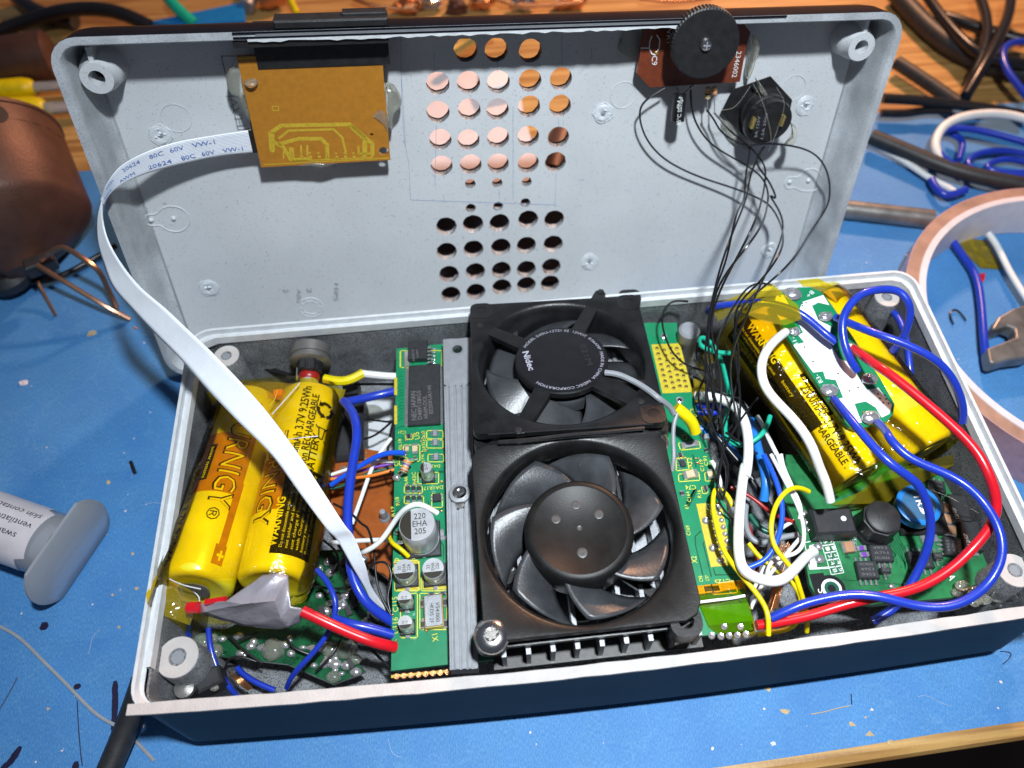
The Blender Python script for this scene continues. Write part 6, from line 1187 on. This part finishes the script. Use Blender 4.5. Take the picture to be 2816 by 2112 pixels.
# copper ends and yellow film low in the gap
m=MB()
for i in range(9): m.tube(spline([P('B8',620+i*9,1260-i*5,1.5),P('B8',640+i*9,1130,1.7),P('B8',670+i*8,1040,1.8)],4),.018,5)
for i in range(8): m.tube([P('B8',700+i*10,780+(i%3)*12,2.0),P('B8',730+i*12,700+(i%4)*14,2.15)],.015,4)
m.build('copper_strand','copper',thing('copper_ends','fan of bare copper wire ends near the white bundle','wire',P('B8',700,900,1.5)),True)
fl2=thing('crumpled_film','crumpled amber film between the green main board and the right batteries','tape',P('B7',650,800,1.2)); random.seed(9)
rows=[]
for i in range(9):
    rows.append([P('B7',530+j*45+i*8,640+i*70,1.5+random.uniform(-.25,.25)) for j in range(6)])
MB().loft(rows,False).build('film','kapton2',fl2,True)
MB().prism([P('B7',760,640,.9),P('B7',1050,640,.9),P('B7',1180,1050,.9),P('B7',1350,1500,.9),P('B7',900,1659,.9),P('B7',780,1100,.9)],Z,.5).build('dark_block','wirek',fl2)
# ================================================================ things on the bench around the case
def bw(name,m_,r,pts,label,cat='cable',group='cables on the bench behind and beside the case',n=10): return wire(name,m_,r,pts,label,cat,group,n=n)
for mm,r_,pts,l in (
('wirek',.30,['A1',(-60,270,.6),(100,210,.7),(300,140,.9),(480,90,1.1),(700,65,1.1),(900,90,1.0),(1050,140,.8),(1200,210,.5)],'black twin cable arching behind the top left corner of the lid'),
('wirek',.34,['A1',(130,-30,.4),(230,60,.4),(380,130,.4),(600,170,.4)],'short black cable at the top left edge of the photo'),
('green',.26,['A1',(1340,-30,.9),(1400,50,.8),(1470,110,.6),(1560,200,.4)],'green wire poking up behind the lid'),
('yellow',.14,['A2',(690,-20,.7),(720,50,.6),(750,110,.5)],'short yellow wire behind the latch plate'),
('rubber',.42,['A5',(1060,-60,.5),(1200,110,.5),(1400,300,.5),(1600,420,.55),(1800,500,.55),(2150,600,.5)],'thickest black cable running down the right from the lid corner'),
('wirek',.22,['A5',(1290,-50,.9),(1420,130,1.0),(1600,330,1.1),(1760,450,1.1),(2100,520,1.0)],'thin black cable next to the thickest one'),
('wirek',.22,['A5',(1720,-50,.9),(1780,120,1.0),(1790,300,1.1),(1740,480,1.1),(1670,640,1.0),(1610,790,.7)],'black cable dropping straight down at the right'),
('wirek',.22,['A5',(1980,-50,1.1),(1960,130,1.2),(1860,360,1.4),(1740,560,1.3),(1620,760,.9)],'black cable crossing diagonally with orange glints'),
('wirek',.26,['A5',(1430,130,.4),(1600,180,.5),(1800,250,.5),(2100,330,.5)],'black cable lying level at the upper right'),
('rubber',.28,['A5',(1060,500,.5),(1250,620,.5),(1400,720,.5),(1560,830,.5)],'short black cable right of the lid post'),
('wirek',.2,['A5',(950,790,.8),(1200,800,.8),(1500,830,.8),(1800,870,.8),(2120,930,.8)],'black cable level with the hexagon socket'),
('wirek',.16,['A5',(940,905,.5),(1150,910,.5),(1300,880,.5),(1500,890,.5)],'thin black cable under the level one'),
('rubber',.3,['A5',(860,1090,.6),(1100,1190,.6),(1400,1320,.6),(1700,1410,.6),(2120,1490,.6)],'thick grey-black cable passing above the tape roll'),
('blue',.15,['A5',(2120,330,1.2),(1980,340,1.2),(1910,420,1.2),(1940,560,1.1),(2040,690,1.0),(2120,780,.9)],'blue wire loop at the upper right edge'),
('blue',.13,['A5',(2120,1150,.9),(1800,1060,.9),(1550,1020,.9),(1400,1060,.8),(1370,1160,.8),(1450,1280,.8),(1650,1390,.7),(1900,1430,.7),(2120,1440,.7)],'outer turn of the blue wire coil'),
('blue',.12,['A5',(2120,1240,.5),(1900,1200,.5),(1700,1230,.5),(1620,1310,.5),(1750,1390,.5),(2000,1410,.5),(2120,1410,.5)],'inner turn of the blue wire coil'),
('blue',.12,['A5',(2120,1300,.4),(1950,1270,.4),(1820,1300,.4),(1780,1350,.4),(1950,1390,.4),(2120,1380,.4)],'innermost turn of the blue wire coil'),
('blue',.13,['A5',(1560,1280,.5),(1600,1120,.5),(1480,1060,.5)],'short blue wire inside the coil'),
('wirew',.17,['A5',(2120,960,1.1),(1900,910,1.1),(1650,920,1.1),(1480,980,1.0),(1390,1080,.9),(1370,1200,.8),(1450,1300,.7)],'white wire wrapped over the blue coil'),
('wirew',.12,['A5',(850,1150,.3),(1100,1270,.3),(1300,1410,.3),(1480,1500,.3),(1560,1560,.3)],'white wire under the thick cable'),
('blue',.14,['A7',(1340,-20,.4),(1380,50,.4),(1450,110,.4),(1540,90,.4),(1620,60,.4)],'blue wire end with copper tip above the tape roll'),
('blue',.13,['A7',(1490,440,.3),(1600,600,.3),(1700,750,.3),(1740,950,.35),(1755,1150,.4),(1770,1350,.4),(1800,1480,.2)],'blue wire lying through the tape roll'),
('wirew',.11,['A7',(1800,420,.5),(1870,520,.5),(1950,680,.5),(2050,850,.5),(2130,980,.5)],'white wire lying through the tape roll'),
('rubber',.28,['C2',(1250,850,1.2),(1200,1050,.9),(1110,1250,.6),(1010,1450,.35),(930,1659,.3),(890,1760,.3)],'black cable coming out from under the front left corner'),
('wirek',.10,['A6',(930,510,.25),(760,610,.25),(600,700,.25),(450,770,.25),(300,800,.3),(150,810,.3),(-50,850,.3)],'thin black cable behind the soldering stand')): bw('cable',mm,r_,pts,l)
sw_=wire('solder_wire','can',.045,['C2',(-60,360,.06),(100,440,.06),(230,540,.07),(350,660,.08),(520,830,.08),(640,960,.07),(760,1080,.06),(880,1180,.06),(1020,1255,.05),(1100,1310,.05),(1165,1365,.05),(1340,1555,.06)],'bent silver solder wire lying across the lower left tape','solder wire')
wire('hook_wire','wirek',.03,['A7',(1520,1140,.08),(1490,1070,.12),(1510,1025,.12),(1560,1030,.10),(1620,1110,.08)],'tiny black hooked wire on the tape beside the case','wire')
for r,u,v,a,L,l in (('B1',0,1180,60,.42,'snipped black sleeve bit left of the case'),):
    q=P(r,u+15,v,.06); d=V3((math.cos(math.radians(-65)),math.sin(math.radians(-65)),0)); tag(MB().tube([q-d*.22,q+d*.22],.055,10).build('wire_offcut','wirek',None,True),l,'wire')
# syringe with label
ax0=P('C1',-260,440,1.0); ax1=P('C1',640,760,1.0); ax1.z=.95; ax0.z=1.0; ax=(ax1-ax0).normalized(); L=(ax1-ax0).length
sy=thing('syringe','clear plastic syringe with a printed white label at the left edge','syringe',(ax1.x,ax1.y,0))
MB().lathe(ax0,ax,[(.84,0),(.84,L-.55),(.86,L-.35),(.84,L)],40,False).build('barrel','clear',sy,True)
MB().lathe(ax0,ax,[(.0,.0),(.78,0),(.78,L-.75),(.7,L-.7),(0,L-.7)],32).build('contents','grey',sy,True)
ux=(Z-ax*Z.dot(ax)).normalized(); uy=ax.cross(ux)
def sp(t,an,e): a=math.radians(an); return ax0+ax*t+(ux*math.cos(a)+uy*math.sin(a))*(.84+e)
rows=[[sp(L-.45 if abs(a_)<50 else L-.75,a_,.012),sp(-.5,a_,.012)] for a_ in range(-80,95,8)]
MB().loft(rows,False).build('label','pink',sy,True)
m=MB()
def sytext(s,an,h,t0,t1):
    vs,fs,wd=textmesh(s); m.add([sp(t0+(t1-t0)*q_[0]/wd,an+math.degrees(q_[1]*h/.72/.84)*SG,.018) for q_ in vs],fs)
SG=1
sytext('skin contact. Keep cont',-34,.17,L-.62,L-3.4); sytext('ventilation. Avoid prolon',-12,.17,L-.62,L-3.6); sytext('swallowed. Use only',10,.17,L-.85,L-3.3); sytext('CAUTION: Harm',32,.17,L-1.2,L-3.3)
m.build('printed_text','marker',sy)
fo_=[]; 
for i in range(40):
    a=2*math.pi*i/40; rx=1.42; ry=1.42; c_=math.cos(a); s_=math.sin(a); k_=1/max(abs(c_)/.92,abs(s_)/1.6); k_=min(k_,1.28)
    fo_.append((ux*c_+uy*s_*1.12)*k_)
fc=ax1+ax*.05; MB().loft([[fc+v_*.97 for v_ in fo_],[fc+v_+ax*.02 for v_ in fo_],[fc+v_+ax*.08 for v_ in fo_],[fc+v_*.97+ax*.10 for v_ in fo_]],True,True,True).build('flange','clear2',sy,True)
# soldering iron holder / hot tool at left
hg=thing('heat_gun','brown-black metal heat tool head at the left edge with a round hole','tool',P('A1',150,1200,1))
cs=[(-10,150,2.8,1.5),(0,330,2.9,1.95),(10,420,2.9,2.1),(30,640,2.7,1.75),(60,900,2.4,1.2),(120,1100,2.0,.75),(190,1200,1.6,.5)]
a=P('s',-95,335,3.3); b_=P('s',66,742,1.1); ax=(b_-a).normalized(); a=a+ax*.95; L=(b_-a).length; HR=2.62
MB().lathe(a,ax,[(2.2,-.06),(HR,-.05),(HR+.05,.0),(HR+.05,.12),(HR,.15),(HR,L-1.75),(HR-.12,L-1.5),(1.9,L-.9),(1.0,L-.25),(.6,L),(.5,L+.1)],56).build('barrel','brownmetal',hg,True)
MB().tube([a+ax*.75+(ax.orthogonal().normalized()*math.cos(t*.2)+ax.cross(ax.orthogonal().normalized())*math.sin(t*.2))*(HR+.002) for t in range(32)],.012,5,False).build('seam','wirek',hg,True)
rd=(P('A1',105,1250,3)-CP).normalized(); w0=a-CP; bb=rd.dot(ax); tt=(bb*rd.dot(w0)-ax.dot(w0))/(1-bb*bb); foot=a+ax*tt; qq=CP+rd*(foot-CP).dot(rd); dd=(qq-foot).length; out=(-rd+ax*bb).normalized(); hp=qq+out*math.sqrt(max(.05,HR*HR-dd*dd)); hn=(hp-foot).normalized()
MB().lathe(hp-hn*.02,hn,[(.33,0),(.33,.035)],24).build('vent_hole','wirek',hg)
MB().box(P('A6',330,660,1.4),(.9,.4,0),(-.4,.9,0),Z,.45,.25,.25,.05).build('nozzle_clip','rubber',hg)
MB().lathe(P('A6',90,780,.4),Z,[(.75,0),(.8,.35),(.6,.6)],28).build('stand_foot','rubber',hg,True)
wire('wire_stand','stand',.085,['A6',(300,670,1.6),(450,760,1.4),(650,880,1.0),(850,1000,.6),(1040,1100,.12)],parent=hg); wire('wire_stand','stand',.09,['A6',(330,620,1.9),(420,550,2.2),(500,520,2.3),(600,570,2.2),(700,640,2.0),(800,720,1.7),(850,830,1.2),(900,930,.8),(935,1010,.55)],parent=hg); wire('wire_stand','stand',.055,['A6',(300,800,.6),(370,930,.3),(445,1070,.10)],parent=hg)
tag(MB().box(P('A6',510,410,.9),(.8,-.6,0),(.6,.8,0),Z,.3,.16,.14,.04).build('orange_lit_block','copper',None),'small orange-lit metal block beside the heat tool','metal block')  # copper material puts the orange lamplight into the block's colour
# yellow-handled tools, dark tube
for (a,b_,r_,l) in ((('A1',-100,730),('A1',280,700),.42,'upper yellow pen with clear tip left of the lid'),(('A1',-100,900),('A1',370,870),.50,'lower yellow pen with clear tip left of the lid')):
    p,q=P(*a,.45),P(*b_,.45); ax=(q-p).normalized(); L=(q-p).length; t=thing('yellow_pen',l,'pen',(q.x,q.y,0),'yellow pens'); MB().lathe(p,ax,[(r_,0),(r_,L-.4),(r_*.8,L-.1),(r_*.55,L)],24).build('barrel','yellow',t,True); MB().lathe(q-ax*.1,ax,[(r_*.5,0),(r_*.45,1.5),(r_*.2,2.4)],20).build('clear_tip','clear',t,True)
p,q=P('A1',-100,520,.9),P('A1',420,430,.9); tag(MB().lathe(p,(q-p),[(.9,0),(.95,.3),(.95,(q-p).length-.1),(.8,(q-p).length)],32).build('dark_tube','brownmetal',None,True),'dark brown tube lying behind the left edge of the lid','tube')
# blue plastic plate and metallic bits behind the lid
tag(MB().prism([P(*c_,.5) for c_ in (('A1',1190,170),('A1',1900,20),('A1',1950,40),('A1',1960,160),('A1',1500,200))],Z,.3).build('blue_plate','indb',None,bevel=.05),'flat blue plastic piece behind the lid','plastic part')
tag(MB().lathe(P('A2',450,20,.4),(1,.2,.3),[(.3,0),(.45,.3),(.45,1.0),(.2,1.6)],20).build('orange_lit_fitting','copper',None,True),'orange-lit metal fitting behind the latch plate','metal part')  # orange of the warm lamp painted in as copper
tag(MB().lathe(P('A2',340,60,.4),(.2,1,.1),[(.35,0),(.35,2)],20).build('silver_tube','silver',None,True),'silver tube end behind the blue plastic piece','tube')
m=MB(); random.seed(21)
for i in range(16):
    u=1560+random.uniform(0,700); p=P('o',u*.5+100,random.uniform(-5,22),.4); 
bits=[('o',880,12,'copper','copper glint'),('o',930,6,'chrome','bright crumpled foil'),('o',985,14,'brownmetal','dark brown scrap'),('o',1040,5,'copper','small copper scrap'),('o',1130,8,'chrome','shiny bent clip'),('o',1230,5,'copper','copper offcut')]
bl={'chrome':'shiny silver crumpled scrap behind the lid','copper':'orange metal scrap behind the lid','brownmetal':'dark brown scrap behind the lid'}
pos_=['left of centre','near the first drilled column','above the middle drilled column','over the fourth drilled column','right of the drilled holes','furthest right']
for (r,u,v,mm,_),ps in zip(bits,pos_):
    b_=MB(); p=P(r,u,v,.35); b_.ball(p,.5,random.uniform(1,1.8),random.uniform(.5,.9),.6,7)
    for q_ in b_.v: q_+=V3([random.uniform(-.12,.12) for _ in range(3)])
    tag(b_.build('metal_scrap',mm,None,False),bl[mm]+', '+ps,'scrap','metal scraps behind the lid')
for i,(pts,l) in enumerate(((['o',(760,-5,.6),(800,12,.5),(850,18,.4),(900,22,.4)],'brown wire seen along the lid top, left one'),(['o',(1060,-6,.6),(1110,10,.5),(1180,12,.5),(1260,4,.6)],'brown wire seen along the lid top, middle one'),(['o',(1380,-5,.6),(1450,3,.5),(1540,-6,.5)],'brown wire seen along the lid top, right one'))): bw('cable','copper',.1,pts,l)
# added pale sheet paints warm-lit table behind the left holes; dark case low down
tag(MB().prism([P('o',900,150,.08),P('o',1115,140,.08),P('o',1130,240,.08),P('o',1160,345,.08),P('o',1165,400,.08),P('o',1110,470,.08),P('o',900,470,.08)],Z,.03).build('lit_table_sheet','paper',None),'added pale pinkish sheet standing for warm-lit table, seen through the left drilled holes','paper')
tag(MB().box(P('o',1060,560,.45)+V3((0,.35,0)),(1,.05,0),(-.05,1,0),Z,4.2,2.1,.4,.1).build('dark_case','case',None),'dark flat case lying behind the lid, seen through the lowest holes','case')
tag(MB().lathe(P('o',1205,330,.6),(.3,1,0),[(.5,-1.2),(.55,0),(.5,.9)],24).build('brown_tube','brownmetal',None,True),'dark brown tube seen through two right-hand holes','tube')
# grey rod, tape roll, red roll, film scrap, spanner
p,q=P('A7',600,215,.35),P('A7',1350,300,.35); tag(MB().tube([p,q],.34,24).build('metal_rod','gunmetal',None,True),'dull grey metal rod between the lid and the tape roll','rod')
tr0=thing('tape_roll','roll of pale pinkish-white tape lying at the right edge of the table','tape roll',P('A7',1900,800,0))
cc=P('A7',2020,760,.0); Ro_,Ri_,Hh=5.66,5.05,1.6
cc=V3((26.6,8.6,0)); MB().lathe(cc,Z,[(Ri_+.15,.03),(Ro_,.03),(Ro_,Hh),(Ri_+.2,Hh)],96,False).build('tape_winding','winding',tr0,True); MB().lathe(cc,Z,[(Ri_+.22,Hh+.0),(Ri_+.2,Hh+.03),(Ri_,Hh+.03),(Ri_-.02,Hh-.05),(Ri_,.05),(Ri_+.1,.03)],96,False).build('white_core','pink',tr0,True)
MB().lathe(cc,Z,[(Ro_,Hh-.02),(Ro_-.03,Hh+.005),(Ri_+.21,Hh+.005)],96,False).build('tape_edge','rolledge',tr0,True)
tag(MB().prism([P('A7',*c_,.06) for c_ in ((1560,440),(1790,470),(1910,700),(1740,690),(1600,560))],Z,.02).build('film_scrap','kapton2',None),'olive amber film scrap inside the tape roll','tape')
tag(MB().prism([P('A7',*c_,.06) for c_ in ((1725,735),(1775,730),(1770,780),(1750,805))],Z,.03).build('red_chip','red',None),'tiny red plastic chip beside the blue wire','plastic chip')
spn=[('A7',2110,980),('A7',2000,1010),('A7',1880,1080),('A7',1825,1175),('A7',1860,1185),('A7',1950,1150),('A7',2010,1175),('A7',2020,1240),('A7',1900,1290),('A7',1790,1330),('A7',1810,1440),('A7',1850,1455),('A7',1960,1420),('A7',2120,1400),('A7',2300,1300),('A7',2300,1000)]
MBs=MB().prism([P(*c_,.75) for c_ in spn],Z,.5); tag(MBs.build('wrench','gunmetal',None,False,bevel=.08),'grey steel open-ended wrench jaw at the right edge','wrench')
# crumbs on the tape
random.seed(31); 
for r,u,v,s,mm,l in (('A6',735,1215,.16,'tan','small tan crumb on the tape below the wire stand'),('A6',190,1610,.14,'paper','pale crumb at the left below the wire stand'),('A6',1085,1170,.07,'copper','tiny orange crumb beside the ribbon cable'),('C4',78,1375,.05,'white','tiny white crumb near the front table edge')):
    b_=MB(); b_.ball(P(r,u,v,.03),s,1,.7,.3,6); 
    for q_ in b_.v: q_+=V3([random.uniform(-.03,.03) for _ in range(3)])
    tag(b_.build('crumb',mm,None),l,'crumb','crumbs on the tape')
m=MB(); wire('hair','tan',.012,['C4',(400,1125,.03),(520,1105,.04),(640,1070,.04),(740,1052,.03)],'thin tan bristle near the front edge of the table','bristle'); wire('hair','marker',.01,['C4',(750,1040,.04),(720,1020,.06),(725,970,.08),(745,950,.05)],'curled dark thread next to the tan bristle','thread'); wire('hair','marker',.01,['C4',(2010,590,.05),(2060,610,.08),(2110,600,.06),(2080,660,.05),(2030,700,.04)],'curled dark thread at the right front of the case','thread')
# warm-lit film jar: orange wood chips behind right (glints)

m=MB(); random.seed(77)
for _ in range(260):
    x=random.uniform(-7,24); y=random.uniform(-1.9,9) if random.random()<.8 else random.uniform(9,19)
    if -.6<x<21 and -.8<y<14: continue
    c_=V3((x,y,.035)); n=random.randint(3,5); R_=random.uniform(.012,.05); a0=random.random()*6
    m.prism([c_+V3((math.cos(a0+q*6.28/n)*R_*random.uniform(.4,1.3),math.sin(a0+q*6.28/n)*R_*random.uniform(.4,1.3),0)) for q in range(n)],Z,.012)
tag(m.build('dust','paper',None),'pale dust and tiny flecks scattered over the blue tape','dust',None,'stuff')
m=MB()
for _ in range(26):
    x=random.uniform(-7,24); y=random.uniform(-1.9,8)
    if -.6<x<21 and -.8<y<14: continue
    p=V3((x,y,.03)); a0=random.random()*6; pts=[p]
    for q in range(5): a0+=random.uniform(-.5,.5); p=p+V3((math.cos(a0),math.sin(a0),0))*random.uniform(.06,.2); pts.append(p)
    m.tube(pts,.006,4)
tag(m.build('lint','ffcrib',None),'thin pale lint fibres on the blue tape','lint',None,'stuff')
for pts,l in ((['A3',(400,430,.9),(560,330,.9),(760,210,1.2)],'bright brass rod behind the lid seen through the top holes'),):
    wire('rod','gold',.22,pts,l,'rod')
tag(MB().box(P('o',1075,178,.5),(1,.2,0),(-.2,1,0),Z,.7,.5,.2,.05).build('white_block','white',None),'white block behind the lid seen through a third-column hole','block')
